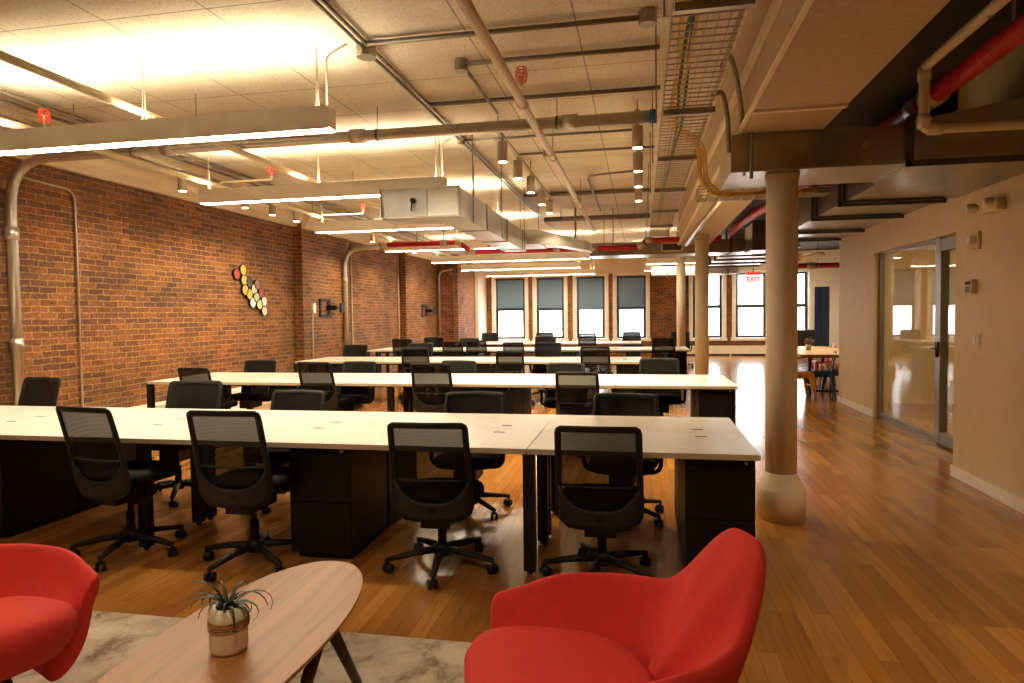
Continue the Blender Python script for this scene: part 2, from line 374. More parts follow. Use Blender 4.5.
# the step in the brick pier right of the fourth window
struct(bxm(.62, YF - .1, 0, 1.5, YF, 3.2).build('wall_far', M['brick']))
for i, (a, b) in enumerate(WIN):
    nm = 'window_%d' % (i + 1)
    fr = MB()
    fr.box(a - .14, YF - .05, Z0 - .1, a - .02, YF + .02, Z1 + .12); fr.box(b + .02, YF - .05, Z0 - .1, b + .14, YF + .02, Z1 + .12)
    fr.box(a - .02, YF - .05, Z1 + .02, b + .02, YF + .02, Z1 + .12); fr.box(a - .17, YF - .09, Z0 - .13, b + .17, YF + .1, Z0 - .04)
    fr.box(a - .039, YF + .02, Z0 - .04, a + .0, YF + .2, Z1 + .04); fr.box(b, YF + .02, Z0 - .04, b + .039, YF + .2, Z1 + .04)
    root = struct(fr.build(nm, M['white'], bevel=.004))
    s_ = MB()
    for (z0, z1, yy) in ((Z0 - .03, ZM, .08), (ZM - .04, Z1 + .03, .12)):
        s_.box(a, YF + yy, z0, a + .09, YF + yy + .04, z1); s_.box(b - .09, YF + yy, z0, b, YF + yy + .04, z1)
        s_.box(a + .09, YF + yy, z0, b - .09, YF + yy + .04, z0 + .08); s_.box(a + .09, YF + yy, z1 - .08, b - .09, YF + yy + .04, z1)
    s_.build('sash', M['sash'], root)
    bxm(a + .05, YF + .135, Z0, b - .05, YF + .14, Z1).build('pane', M['glass'], root)
    if i < 4:
        bxm(a + .07, YF + .06, ZM + (.02, .0, -.06, .0)[i], b - .07, YF + .064, Z1 + .02).build('roller_shade', M['shade'], root)
        bxm(a + .01, YF + .03, ZM + (-.0, -.02, -.08, -.02)[i], b - .01, YF + .055, ZM + (.03, .01, -.05, .01)[i]).build('shade_bar', M['sash'], root)
        MB().tube([(a, YF + .02, Z1 + .0), (b, YF + .02, Z1 + .0)], .05, 12).build('shade_roll', M['sash'], root)
# low heater along the far wall
h = bxm(.7, YF - .16, .06, 5.4, YF - .02, .34)
ht = thing('baseboard_heater', 'long white slotted baseboard heater under the right hand windows', 'heater', (3, YF - .1, 0))
def local(mb, root): mb.v = [tuple(Vector(v) - root.location) for v in mb.v]; return mb
for k in range(46): h.box(.78 + k * .1, YF - .175, .24, .84 + k * .1, YF - .155, .31)
local(h, ht).build('heater_body', M['white'], ht)
f_ = MB()
for xx in (.8, 3, 5.3): f_.box(xx, YF - .14, 0, xx + .05, YF - .04, .06)
local(f_, ht).build('foot', M['white'], ht)

# glass door in the far right corner
d = MB(); d.box(5.7, YF, 0, 5.76, YF + .08, 2.4); d.box(6.24, YF, 0, 6.3, YF + .08, 2.4); d.box(5.76, YF, 2.32, 6.24, YF + .08, 2.4); d.box(5.76, YF, 0, 6.24, YF + .08, .12)
dr = struct(d.build('door_1', M['white'])); bxm(5.98, YF + .02, .12, 6.08, YF + .06, 2.32).build('stile', M['sash'], dr)
bxm(5.76, YF + .035, .12, 6.24, YF + .045, 2.32).build('pane', M['doorglass'], dr)

# right side
w = bxm(2.75, -3.5, 0, 2.95, 6.57, CEIL + .1); w.box(2.95, 6.4, 0, 3.4, 6.57, CEIL + .1)
struct(w.build('wall_right', M['wallpaint']))
w = bxm(3.2, 10.1, 0, 3.4, 11.75, CEIL + .1); w.box(3.4, 11.6, 0, 8, 11.75, CEIL + .1); w.box(3.2, 6.57, 2.3, 3.4, 10.1, CEIL + .1)
struct(w.build('wall_right', M['wallpaint']))
struct(bxm(6.6, 5, 0, 6.7, 11.6, 3.0).build('wall_office', M['white']))
struct(bxm(3.4, 4.9, 0, 6.7, 5.0, 3.0).build('wall_office', M['white']))
struct(bxm(3.4, 5.0, 2.75, 6.6, 11.6, 2.85).build('ceiling', M['plaster']))
struct(bxm(8, -3.5, 0, 8.1, 24.3, CEIL + .1).build('wall_east', M['white']))
struct(bxm(-6.9, -3.6, 0, 8, -3.5, CEIL + .1).build('wall_near', M['wallpaint']))
b_ = bxm(2.735, -3.5, 0, 2.75, 6.585, .1); b_.box(2.75, 6.57, 0, 3.25, 6.585, .1)
struct(b_.build('baseboard_right', M['white'], bevel=.003))
b_ = bxm(3.185, 10.1, 0, 3.2, 11.765, .1); b_.box(3.2, 11.75, 0, 8, 11.765, .1)
struct(b_.build('baseboard_right', M['white'], bevel=.003))
# glazed office front
g = MB(); g.box(3.27, 8.2, 0, 3.33, 10.1, .06); g.box(3.27, 8.2, 2.27, 3.33, 10.1, 2.3); g.box(3.27, 10.07, .06, 3.33, 10.1, 2.27)
win8 = struct(g.build('window_8', M['alu']))
bxm(3.295, 8.25, .06, 3.305, 9.26, 2.27).build('pane', M['glass2'], win8); bxm(3.295, 9.265, .06, 3.305, 10.07, 2.27).build('pane', M['glass2'], win8)
g = MB(); g.box(3.23, 8.06, .02, 3.32, 8.2, 2.27); g.box(3.23, 6.6, .02, 3.32, 6.8, 2.27); g.box(3.23, 6.8, .02, 3.32, 8.06, .14); g.box(3.23, 6.8, 2.14, 3.32, 8.06, 2.27)
dr2 = struct(g.build('door_2', M['alu'], bevel=.004))
bxm(3.27, 6.8, .14, 3.28, 8.06, 2.14).build('pane', M['glass2'], dr2)
hd = MB(); hd.box(3.215, 8.09, .98, 3.23, 8.15, 1.14); hd.tube([(3.23, 8.12, 1.07), (3.17, 8.12, 1.07)], .012, 8); hd.tube(bend([(3.17, 8.12, 1.07), (3.17, 8.0, 1.07), (3.17, 7.98, .98)], .03), .013, 8)
hd.build('door_handle', M['black'], dr2)

# ceiling beam over the columns
b_ = bxm(.69, -3.5, 2.75, 1.235, 12.74, CEIL + .1)
struct(b_.build('trim_4', M['beam']))
b_ = MB(); b_.box(.655, -3.5, 3.02, .69, 12.74, 3.06); b_.box(.67, -3.5, 2.75, .69, 12.74, 2.775); b_.box(.69, 4.38, 2.735, 1.235, 4.42, 2.75)
struct(b_.build('trim_5', M['plaster']))

# columns
def column(y, label, top):
    c = thing('column', label, 'column', (.995 if y < 6 else .965, y, 0), group='round columns along the aisle')
    MB().lathe([(.17, 0), (.17, .215), (.165, .225), (.112, .325), (.108, .335)], n=40).build('base', M['column'], c)
    MB().lathe([(.108, .33), (.108, top)], n=40).build('shaft', M['column'], c)
    MB().lathe([(.116, top - .05), (.116, top)], n=40).build('top_band', M['beam'], c)  # slightly wider, darker band around the column top
column(5.07, 'thick cream round column with a flared base beside the front desk row, nearest the camera', 2.49)
column(11.1, 'cream round column in the middle distance behind the end of the second desk row', 2.75)
column(16.8, 'farthest and thinnest looking pale round column, in front of the brick pier', CEIL)

# things on the right wall
def wall_thing(name, label, cat, loc): return thing(name, label, cat, loc)
e = wall_thing('emergency_light', 'cream emergency light unit with two lamp heads high on the right wall', 'emergency light', (2.752, 5.87, 2.30))
bxm(-.07, -.13, -.04, 0, .1, .05).build('housing', M['wallpaint'], e, bevel=.012)
for yy in (-.05, .22):
    hdm = MB().lathe([(.02, -.06), (.04, -.05), (.045, .0), (.02, .03)], c=(-.07, yy, .02), n=16, axis='x'); hdm.build('lamp_head', M['column'], e)
bxm(-.05, .1, .005, -.03, .2, .03).build('arm', M['column'], e)
s_ = wall_thing('fire_strobe', 'cream fire alarm strobe plate on the right wall under the emergency light', 'fire alarm', (2.752, 6.17, 2.07))
bxm(-.03, -.055, -.075, 0, .055, .075).build('plate', M['wallpaint'], s_, bevel=.006); MB().lathe([(.035, -.08), (.035, -.03)], n=14, axis='x').build('lens', M['white'], s_)
s_ = wall_thing('alarm_keypad', 'beige alarm keypad box on the right wall beside the glass door', 'keypad', (2.752, 6.24, 1.69))
bxm(-.045, -.06, -.06, 0, .06, .06).build('housing', M['edge'], s_, bevel=.006); bxm(-.048, -.045, .015, -.045, .045, .045).build('screen', M['greyp'], s_)
kb = MB()
for r_ in range(3):
    for c_ in range(3): kb.box(-.05, -.04 + c_ * .028, -.045 + r_ * .018, -.045, -.02 + c_ * .028, -.034 + r_ * .018)
kb.build('button', M['greyp'], s_)
s_ = wall_thing('light_switch', 'cream double rocker light switch on the right wall below the keypad', 'light switch', (2.752, 6.16, 1.24))
bxm(-.008, -.06, -.06, 0, .06, .06).build('plate', M['wallpaint'], s_, bevel=.003)
for yy in (-.026, .026): bxm(-.014, yy - .016, -.033, -.008, yy + .016, .033).build('rocker', M['white'], s_)
s_ = wall_thing('light_switch', 'small white switch on the cream wall end before the cafe area', 'light switch', (3.2, 11.6, 1.66))
bxm(-.01, -.04, -.06, 0, .04, .06).build('plate', M['white'], s_, bevel=.003); bxm(-.016, -.015, -.03, -.01, .015, .03).build('rocker', M['white'], s_)

# ------------------------------------------------------------------ lamps and ceiling services
def pendant(x0, x1, y, label, cord=True):
    zb = 2.82; cx = (x0 + x1) / 2; h = (x1 - x0) / 2
    p = thing('linear_pendant_lamp', label, 'pendant lamp', (cx, y, zb), group='linear pendant lamps')
    b = MB(); b.box(-h, -.058, .012, -h + .012, .058, .155); b.box(h - .012, -.058, .012, h, .058, .155)
    b.box(-h, -.06, 0, h, -.054, .16); b.box(-h, .054, 0, h, .06, .16); b.box(-h + .012, -.054, .06, h - .012, .054, .07)
    b.build('housing', M['fixture'], p)
    bxm(-h + .012, -.054, .001, h - .012, .054, .009).build('diffuser', M['led'], p)
    bxm(-h + .02, -.045, .1, h - .02, .045, .105).build('uplight', M['ledup'], p)
    for sx in (-.93, .0, .93):
        c = MB(); c.tube([(sx * h, -.02, .13), (sx * h, 0, CEIL - zb)], .0025, 5); c.tube([(sx * h, .02, .13), (sx * h, 0, CEIL - zb)], .0025, 5)
        c.build('suspension_cable', M['wire'], p)
    if cord:
        MB().tube(bend([(h - .03, 0, .13), (h - .03, 0, .52), (h + .12, .02, CEIL - zb - .03)], .05), .006, 6).build('power_cord', M['wpipe'], p)
    return p
ordl = ['long linear pendant lamp nearest the camera, over the front desks',
        'second linear pendant lamp from the camera, left of the silver duct end',
        'third linear pendant lamp, passing just below the front of the silver duct',
        'fourth linear pendant lamp, mostly behind the left red pipe',
        'fifth linear pendant lamp, just below the red sprinkler main',
        'sixth linear pendant lamp, second last before the far windows',
        'linear pendant lamp closest to the far windows on the left']
for (x0, x1, y), lb in zip([(-5.16, -2.14, 4.42), (-4.98, -2.05, 6.90), (-5.0, -2.05, 9.7), (-5.13, -2.1, 12.9), (-5.14, -1.2, 16.0), (-5.2, -1.7, 19.0), (-5.2, -1.5, 22.2)], ordl): pendant(x0, x1, y, lb)
for (x0, x1, y), lb in zip([(.1, .62, 15.9), (.15, 1.6, 18.4), (.1, .62, 21.2)],
    ['short linear pendant lamp right of the aisle under the vent grille', 'linear pendant lamp right of centre crossing the thin far column', 'short linear pendant lamp over the brick pier by the far windows']): pendant(x0, x1, y, lb, False)

def pipe(name, label, cat, pts, r, mat, rad=.15, n=12, group=None, fittings=(), fmat='brass', hangers=(), hm='conduit'):
    pts = [Vector(p) for p in pts]; o = pts[0]
    t = thing(name, label, cat, o, group=group)
    q = [p - o for p in pts]
    MB().tube(bend(q, rad) if len(q) > 2 else q, r, n).build('run', mat, t)
    for f, d in fittings:
        f = Vector(f) - o; d = Vector(d).normalized() * r * 1.3
        MB().tube([f - d, f + d], r * 1.28, n).build('coupling', M[fmat], t)
    for hx in hangers:
        hx = Vector(hx) - o; m = MB(); m.tube([hx + Vector((0, 0, r)), hx + Vector((0, 0, CEIL - o.z - (hx.z)))], .004, 5)
        m.lathe([(r * 1.12, -.012), (r * 1.12, .012)], c=tuple(hx), n=12, axis=('x' if abs((pts[-1] - pts[-2]).x) > .5 else 'y')); m.build('hanger', M[hm], t)
    return t
# large conduits
t = pipe('conduit', 'thick steel conduit rising up the brick wall and crossing to a blue end cap', 'pipe', [(-6.51, 5.9, 0), (-6.51, 5.9, 3.19), (.10, 5.9, 3.19)], .052, M['emt'], rad=.5, n=16,
    fittings=[((-6.51, 5.9, 2.42), (0, 0, 1)), ((-6.51, 5.9, 1.25), (0, 0, 1)), ((-2.6, 5.9, 3.19), (1, 0, 0)), ((-4.6, 5.9, 3.19), (1, 0, 0)), ((-.6, 5.9, 3.19), (1, 0, 0))], fmat='emt', hangers=[(-5.0, 5.9, 3.19), (-2.4, 5.9, 3.19), (-.72, 5.9, 3.19)])
o = Vector((-6.51, 5.9, 0)); MB().tube([Vector((.08, 5.9, 3.19)) - o, Vector((.14, 5.9, 3.19)) - o], .06, 16).build('end_cap', M['blue'], t)
pipe('conduit', 'thin steel conduit bending over on the brick wall beside the thick conduit', 'pipe', [(-6.575, 6.78, .35), (-6.575, 6.78, 3.03), (-6.575, 5.97, 3.06)], .014, M['emt'], rad=.14, n=8)
pipe('conduit', 'thick conduit bending off the wall top near the wall mount bracket', 'pipe', [(-6.365, 13.6, 0), (-6.365, 13.6, 3.0), (-5.35, 13.6, 3.0)], .052, M['emt'], rad=.42, n=14, fittings=[((-6.365, 13.6, 2.3), (0, 0, 1)), ((-5.45, 13.6, 3.0), (1, 0, 0))])
pipe('conduit', 'thin vertical conduit close behind the second thick conduit on the brick wall', 'pipe', [(-6.58, 14.4, 0), (-6.58, 14.4, 3.2)], .018, M['cpipe'], n=8)
pipe('conduit', 'thin vertical conduit in the recess before the second bracket pilaster', 'pipe', [(-6.57, 17.4, 0), (-6.57, 17.4, 3.2)], .02, M['cpipe'], n=8)
pipe('conduit', 'pale conduit bending over beside the second wall bracket', 'pipe', [(-6.36, 20.48, 0), (-6.36, 20.48, 2.92), (-5.9, 20.48, 2.98)], .04, M['emt'], rad=.3, n=10)
pipe('conduit', 'thin conduit on the dark brick face near the far left corner', 'pipe', [(-5.9, 20.5, 0), (-5.9, 20.5, 2.7), (-5.8, 20.5, 2.95)], .018, M['conduit'], rad=.1, n=8)
# sprinkler lines
pipe('sprinkler_pipe', 'cream sprinkler pipe passing above the middle of the nearest pendant lamp', 'pipe', [(-3.78, -3, 3.1), (-3.78, 20, 3.1)], .028, M['cpipe'], hangers=[(-3.78, y, 3.1) for y in (2, 5.2, 8.4, 11.6, 15)])
pipe('sprinkler_pipe', 'cream sprinkler pipe running nearer the brick wall', 'pipe', [(-5.02, -3, 3.1), (-5.02, 20, 3.1)], .03, M['cpipe'], hangers=[(-5.02, y, 3.1) for y in (2, 5.2, 8.4, 11.6, 15)])
pipe('conduit', 'thin ceiling conduit near the brick wall, the left one of a pair', 'pipe', [(-5.40, -3, 3.40), (-5.40, 20, 3.40)], .016, M['conduit'], n=8)
pipe('conduit', 'thin ceiling conduit near the brick wall, the right one of a pair', 'pipe', [(-5.2, -3, 3.40), (-5.2, 20, 3.40)], .02, M['conduit'], n=8)
pipe('conduit', 'ceiling conduit along the top of the brick wall washed by the downlights', 'pipe', [(-5.95, 2, 3.38), (-5.95, 20, 3.38)], .03, M['cpipe'], n=8)
pipe('sprinkler_pipe', 'cream pipe slanting across the picture top down to the red main', 'pipe', [(-.85, -3, 3.05), (-.85, 12.42, 3.05)], .033, M['cpipe'], n=14,
     fittings=[((-.85, y, 3.05), (0, 1, 0)) for y in (1.5, 4.9, 6.4, 9.2, 10.4)], fmat='cpipe', hangers=[(-.85, y, 3.05) for y in (3.0, 6.6, 9.7)])
def guard(x, y, z, ax, label):
    t = thing('fire_sprinkler', label, 'sprinkler', (x, y, z), group='caged sprinkler heads')
    c = MB()
    for k in range(6):
        a = k * PI / 3; c.tube([(.035 * math.cos(a), .035 * math.sin(a), 0), (.045 * math.cos(a), .045 * math.sin(a), .05), (.035 * math.cos(a), .035 * math.sin(a), .1)], .004, 5)
    for zz, r_ in ((0, .036), (.05, .046), (.1, .036)): c.tube([(r_ * math.cos(k * PI / 6), r_ * math.sin(k * PI / 6), zz) for k in range(12)], .004, 5, closed=True)
    c.build('cage', M['redcage'], t)
    MB().lathe([(.012, -.03), (.014, .02), (.008, .05), (.025, .055), (.025, .06)], n=10).build('deflector', M['brass'], t)
    if ax: MB().tube(bend([(0, 0, -.02), (0, 0, -.06), (ax, 0, -.06), (ax, 0, -.13)], .03), .014, 8).build('arm', M['wpipe'], t)
guard(-4.90, 4.78, 3.16, 0, 'red caged sprinkler head above the left end of the nearest pendant lamp')
guard(-4.33, 7.3, 3.21, -.68, 'red caged sprinkler head above the second pendant lamp')
guard(-4.30, 9.9, 3.19, -.7, 'red caged sprinkler head over the third pendant lamp beside the duct')
guard(-.86, 4.9, 3.22, 0, 'dark red caged sprinkler head beside the slanting cream pipe')
# thin ceiling conduits and boxes
t = pipe('conduit', 'left strand of the conduit pair running under the ceiling down the room', 'pipe', [(-1.94, -3, 3.42), (-1.94, 14.5, 3.42)], .014, M['conduit'], n=8)
t = pipe('conduit', 'right strand of the conduit pair running under the ceiling down the room', 'pipe', [(-1.89, -3, 3.42), (-1.89, 14.5, 3.42)], .014, M['conduit'], n=8)
for (xa, xb, y, r_, lb) in [(-1.87, .03, 4.45, .018, 'crosswise ceiling conduit nearest the camera, ending at a junction box'), (-1.30, .14, 4.96, .018, 'second crosswise ceiling conduit from the camera, starting at a round box'),
        (-1.87, .17, 5.84, .02, 'third crosswise ceiling conduit, just in front of the thick conduit'), (-1.87, -.05, 7.1, .014, 'crosswise ceiling conduit just behind the thick conduit'),
        (-1.44, .16, 7.87, .014, 'crosswise ceiling conduit with a box beside the slanting pipe'), (-1.85, .16, 10.6, .03, 'crosswise ceiling pipe beyond the downlight tracks')]:
    pipe('conduit', lb, 'pipe', [(xa, y, 3.41), (xb, y, 3.41)], r_, M['conduit'], n=8)
pipe('conduit', 'short ceiling conduit between the round box and the thick conduit', 'pipe', [(-1.32, 5.0, 3.40), (-1.32, 6.2, 3.40)], .014, M['conduit'], n=8)
pipe('conduit', 'looping thin conduit bending toward the right downlight track', 'pipe', [(-.70, 12.0, 3.33), (-.70, 8.9, 3.33), (-.06, 8.75, 3.33)], .014, M['conduit'], rad=.2, n=8)
pipe('conduit', 'wide crosswise pipe in front of the red main under the ceiling', 'pipe', [(-1.7, 11.9, 3.2), (.16, 11.9, 3.2)], .045, M['conduit'], n=10, hangers=[(-1.4, 11.9, 3.2), (-.1, 11.9, 3.2)])
for (x, y, w_, lb) in [(-1.93, 4.56, .075, 'steel junction box on the conduit pair near the lamp cord'), (.05, 4.45, .06, 'junction box beside the cable tray at the picture top'), (-1.34, 4.98, .055, 'round junction box in the middle of the ceiling'),
        (-1.92, 7.1, .045, 'small dark junction box on the conduit pair behind the thick conduit'), (-1.08, 7.87, .055, 'grey junction box beside the slanting cream pipe')]:
    tag(MB().lathe([(w_, 3.36), (w_, 3.452)], c=(x, y, 0), n=8).build('junction_box', M['galvd'], bevel=.004), lb, 'junction box', 'ceiling junction boxes')

# downlights
def downlight(x, y, label, group, aim=None, e=30, zt=3.29, h=.2, zl=3.05):
    t = thing('downlight', label, 'downlight', (x, y, zl), group=group)
    MB().lathe([(.048, 0), (.052, 0), (.052, h), (.02, h + .005)], n=18).build('housing', M['spotbody'], t)
    MB().lathe([(.043, -.004), (.043, -.001)], n=18).build('lens', M['lens'], t)
    MB().tube([(0, 0, h), (0, 0, zt - zl)], .012, 6).build('stem', M['spotbody'], t)
    ld = bpy.data.lights.new('downlight_lamp', 'SPOT'); ld.energy = e; ld.color = WARM; ld.spot_size = 1.75; ld.spot_blend = .8; ld.shadow_soft_size = .04
    lo = bpy.data.objects.new('downlight_lamp', ld); C.objects.link(lo); lo.location = (x, y, zl - .02)
    d = (Vector(aim) if aim else Vector((x, y, 0))) - lo.location
    lo.rotation_euler = d.to_track_quat('-Z', 'Y').to_euler()
def track(x, y0, y1, label, z=3.29, xw=.02):
    t = thing('lighting_track', label, 'lighting track', (x, y0, z))
    bxm(-xw, 0, 0, xw, y1 - y0, .03).build('rail', M['spotbody'], t)
    for yy in (.15, (y1 - y0) / 2, y1 - y0 - .15): MB().tube([(0, yy, .03), (0, yy, CEIL - z)], .006, 6).build('hanger', M['conduit'], t)
track(-1.37, 6.3, 10.5, 'lighting track with downlights left of the slanting pipe')
for y, lb in [(6.65, 'nearest'), (7.5, 'second nearest'), (8.4, 'middle'), (9.35, 'second farthest'), (10.15, 'farthest')]:
    downlight(-1.37, y, lb + ' downlight of the five on the left lighting track', 'downlights on the left track', e=TRACK_E)
track(-.025, 6.1, 9.9, 'lighting track with downlights beside the cable tray')
for y, lb in [(6.4, 'nearest'), (7.45, 'second nearest'), (8.35, 'third'), (9.4, 'farthest')]:
    downlight(-.025, y, lb + ' downlight of the four beside the cable tray', 'downlights beside the cable tray', e=TRACK_E)
track(-5.45, 2.4, 10.6, 'lighting track along the top of the brick wall')
for y, lb in [(5.2, 'downlight behind the nearest pendant lamp, by the thick conduit bend'), (7.2, 'downlight over the wall between the thin conduit and the discs'), (8.5, 'downlight above the wall discs, just under the second lamp'), (9.2, 'downlight on the wall track right of the discs'), (9.9, 'downlight nearest the brick pilaster')]:
    downlight(-5.45, y, lb, 'wall washing downlights', aim=(-6.75, y + .1, 1.0), e=WASH_E)
for y in (3.2, 13.0, 15.6, 18.2): 
    downlight(-5.45, y, {3.2: 'wall washing downlight left of the picture edge', 13.0: 'wall washing downlight over the nearer bracket pilaster', 15.6: 'wall washing downlight over the recess between the two pilasters', 18.2: 'wall washing downlight over the farther bracket pilaster'}[y], 'wall washing downlights', aim=(-6.75, y, 1.0), e=WASH_E)
track(-5.45, 12.4, 18.8, 'lighting track along the far part of the brick wall')

# galvanised duct
d = thing('air_duct', 'shiny square silver duct running down the room with a stub to the left', 'air duct', (-1.945, 6.45, 2.5))
bxm(-.165, 0, 0, .165, 3.95, .29).build('main_run', M['galv'], d)
MB().hexa([(-.655, .03, .0), (-.17, .03, .0), (-.17, .55, .0), (-.655, .42, .0)], [(-.655, 0, .29), (-.17, 0, .29), (-.17, .55, .29), (-.655, .42, .29)]).build('stub', M['galv'], d)
for yy in (-.004, 1.2, 2.4, 3.6):
    m = MB(); m.box(-.17, yy, -.01, .17, yy + .025, 0); m.box(-.17, yy, .29, .17, yy + .025, .30); m.box(.165, yy, -.01, .177, yy + .025, .30); m.box(-.177, yy, -.01, -.165, yy + .025, .30); m.build('flange', M['galvd'], d)
m = MB(); m.box(-.668, -.012, -.008, -.655, .43, .30); m.box(-.655, -.008, .282, -.17, .0, .294); m.box(-.655, -.008, -.004, -.17, .0, .008); m.box(-.172, -.01, 0, -.162, 0, .29); m.box(.155, -.01, 0, .166, 0, .29); m.box(-.165, -.01, .28, .165, 0, .292); m.box(-.165, -.01, -.002, .165, 0, .01); m.build('stub_flange', M['galvd'], d)
m = MB(); m.tube([(-.33, -.025, .06), (-.315, -.025, .17)], .008, 6); m.lathe([(.028, -.025), (.028, 0)], c=(-.315, 0, .165), n=10, axis='y'); m.build('damper_handle', M['black'], d)
for yy in (.5, 2.0, 3.7):
    for sx in (-.185, .185): MB().tube([(sx, yy, -.01), (sx, yy, CEIL - 2.5)], .006, 6).build('hanger_rod', M['conduit'], d)
d = thing('air_duct', 'dull box duct stepping down behind the end of the silver duct', 'air duct', (-1.65, 10.45, 2.62))
for sx in (-.3, .0): MB().tube([(sx, .4, .2), (sx, .4, CEIL - 2.62)], .006, 6).build('hanger_rod', M['conduit'], d)
bxm(-.37, 0, 0, .08, .83, .23).build('box', M['galv'], d)
MB().hexa([(.08, 0, .02), (.87, 0, -.13), (.87, .5, -.13), (.08, .5, .02)], [(.08, 0, .22), (.87, 0, .0), (.87, .5, .0), (.08, .5, .22)]).build('sloped_run', M['galv'], d)
# crosswise soffit duct with the grille
d = thing('air_duct', 'wide crosswise duct with a dark vent grille behind the red main', 'air duct', (.5, 12.75, 2.6))
bxm(-1.45, 0, 0, 1.6, .7, .24).build('run', M['galvd'], d)
for xx in (-1.2, -.4): MB().tube([(xx, .35, .2), (xx, .35, CEIL - 2.6)], .008, 6).build('hanger_rod', M['conduit'], d)
bxm(-.13, -.015, .04, .27, 0, .21).build('grille', M['plaster'], d, bevel=.004); bxm(-.1, -.02, .065, .24, -.015, .185).build('grille_opening', M['flange'], d)
for xx in (.55, 1.1): bxm(xx, -.02, -.01, xx + .04, .72, .25).build('flange', M['flange'], d)
d = thing('air_duct', 'silver crosswise duct in front of the tops of the right windows', 'air duct', (1.4, 18.9, 2.55))
bxm(-1.1, 0, 0, 1.2, .6, .24).build('run', M['galv'], d)
for xx in (-.7, .2, .9): bxm(xx, -.02, -.02, xx + .05, .62, .26).build('flange', M['galvd'], d)
for xx in (-.9, 1.0): MB().tube([(xx, .3, .2), (xx, .3, CEIL + .1 - 2.55)], .008, 6).build('hanger_rod', M['conduit'], d)
d = thing('air_duct', 'dark box duct hanging right of the striped red pipe', 'air duct', (2.05, 11.7, 2.55))
bxm(-.2, 0, 0, .35, .95, .45).build('box', M['galvd'], d); bxm(-.22, -.02, -.02, .37, .03, .47).build('flange', M['flange'], d)
# red main
def red(label, pts, fit, name='red_pipe', r=.05, rad=.05):
    return pipe(name, label, 'pipe', pts, r, M['red'], rad=rad, n=14, fittings=fit, fmat='brass', hangers=[])
t = red('red sprinkler main crossing the room in front of the far windows', [(-4.9, 12.45, 2.91), (-3.45, 12.45, 2.91), (-3.2, 12.45, 2.72), (-.02, 12.45, 2.71), (.1, 12.45, 2.83), (1.42, 12.45, 2.83)],
    [((-5.0, 12.45, 2.91), (1, 0, 0)), ((-3.75, 12.45, 2.91), (1, 0, 0)), ((-3.45, 12.45, 2.90), (1, 0, -.3)), ((-3.17, 12.45, 2.72), (1, 0, -.2)), ((-1.55, 12.45, 2.715), (1, 0, 0)), ((-.85, 12.45, 2.715), (1, 0, 0)), ((.0, 12.45, 2.74), (1, 0, .5)), ((.14, 12.45, 2.83), (1, 0, 0)), ((.78, 12.45, 2.83), (1, 0, 0))], rad=.03)
o = Vector((-4.9, 12.45, 2.91))
for x, zz in ((-4.3, 2.91), (-3.75, 2.93), (-2.85, 2.72), (-1.2, 2.71), (-.5, 2.71), (.5, 2.83)): MB().tube([Vector((x, 12.45, zz + .05)) - o, Vector((x, 12.45, CEIL)) - o], .01, 6).build('hanger_rod', M['conduit'], t)
pipe('conduit', 'square grey post dropping from the ceiling to the red main', 'pipe', [(-1.18, 12.3, 3.45), (-1.18, 12.3, 2.78)], .025, M['conduit'], n=4)
t = pipe('red_pipe', 'thick glossy red pipe at the upper right corner running down the aisle', 'pipe', [(1.885, -1, 2.9), (1.885, 5.5, 2.9), (1.55, 11.0, 2.9), (1.55, 12.2, 2.9)], .06, M['red'], rad=.01, n=20, fittings=[((1.885, 5.1, 2.9), (0, 1, 0)), ((1.885, 4.85, 2.9), (0, 1, 0))], fmat='brass')
o = Vector((1.885, -1, 2.9))
for yy, xx in ((3.9, 1.885), (7.5, 1.763), (10.3, 1.593)): MB().tube([Vector((xx, yy, 2.95)) - o, Vector((xx, yy, CEIL + .1)) - o], .008, 6).build('hanger_rod', M['conduit'], t)
pipe('sprinkler_pipe', 'cream pipe at the upper right dropping in front of the thick red pipe', 'pipe', [(1.67, -1, 2.94), (1.66, 4.4, 2.94), (1.66, 4.4, 2.575), (2.74, 4.4, 2.565)], .029, M['cpipe'], rad=.035, n=14,
     fittings=[((1.66, 4.4, 2.9), (0, 0, 1)), ((1.66, 4.4, 2.62), (0, 0, 1)), ((1.72, 4.4, 2.575), (1, 0, 0))], fmat='cpipe', hangers=[(1.665, 3.65, 2.94)])
pipe('sprinkler_pipe', 'bright galvanised pipe under the beam behind the cross duct', 'pipe', [(.83, 6.9, 2.67), (.79, 12.3, 2.71)], .03, M['galv'], n=12, hangers=[], fittings=[((.83, 6.95, 2.66), (0, 1, 0))])
pipe('red_pipe', 'thin red pipe crossing above the cafe corner', 'pipe', [(3.3, 16, 2.52), (7.9, 16, 2.52)], .06, M['red'], n=12, hangers=[(3.9, 16, 2.52), (5.5, 16, 2.52)], fittings=[((3.75, 16, 2.52), (1, 0, 0))])
pipe('sprinkler_pipe', 'pale pipe with a red band slanting above the cafe corner', 'pipe', [(3.15, 12.6, 2.5), (2.9, 15.6, 2.62)], .05, M['wpipe'], n=10, fittings=[((3.05, 13.8, 2.55), (-.25, 3, .12))], fmat='red')
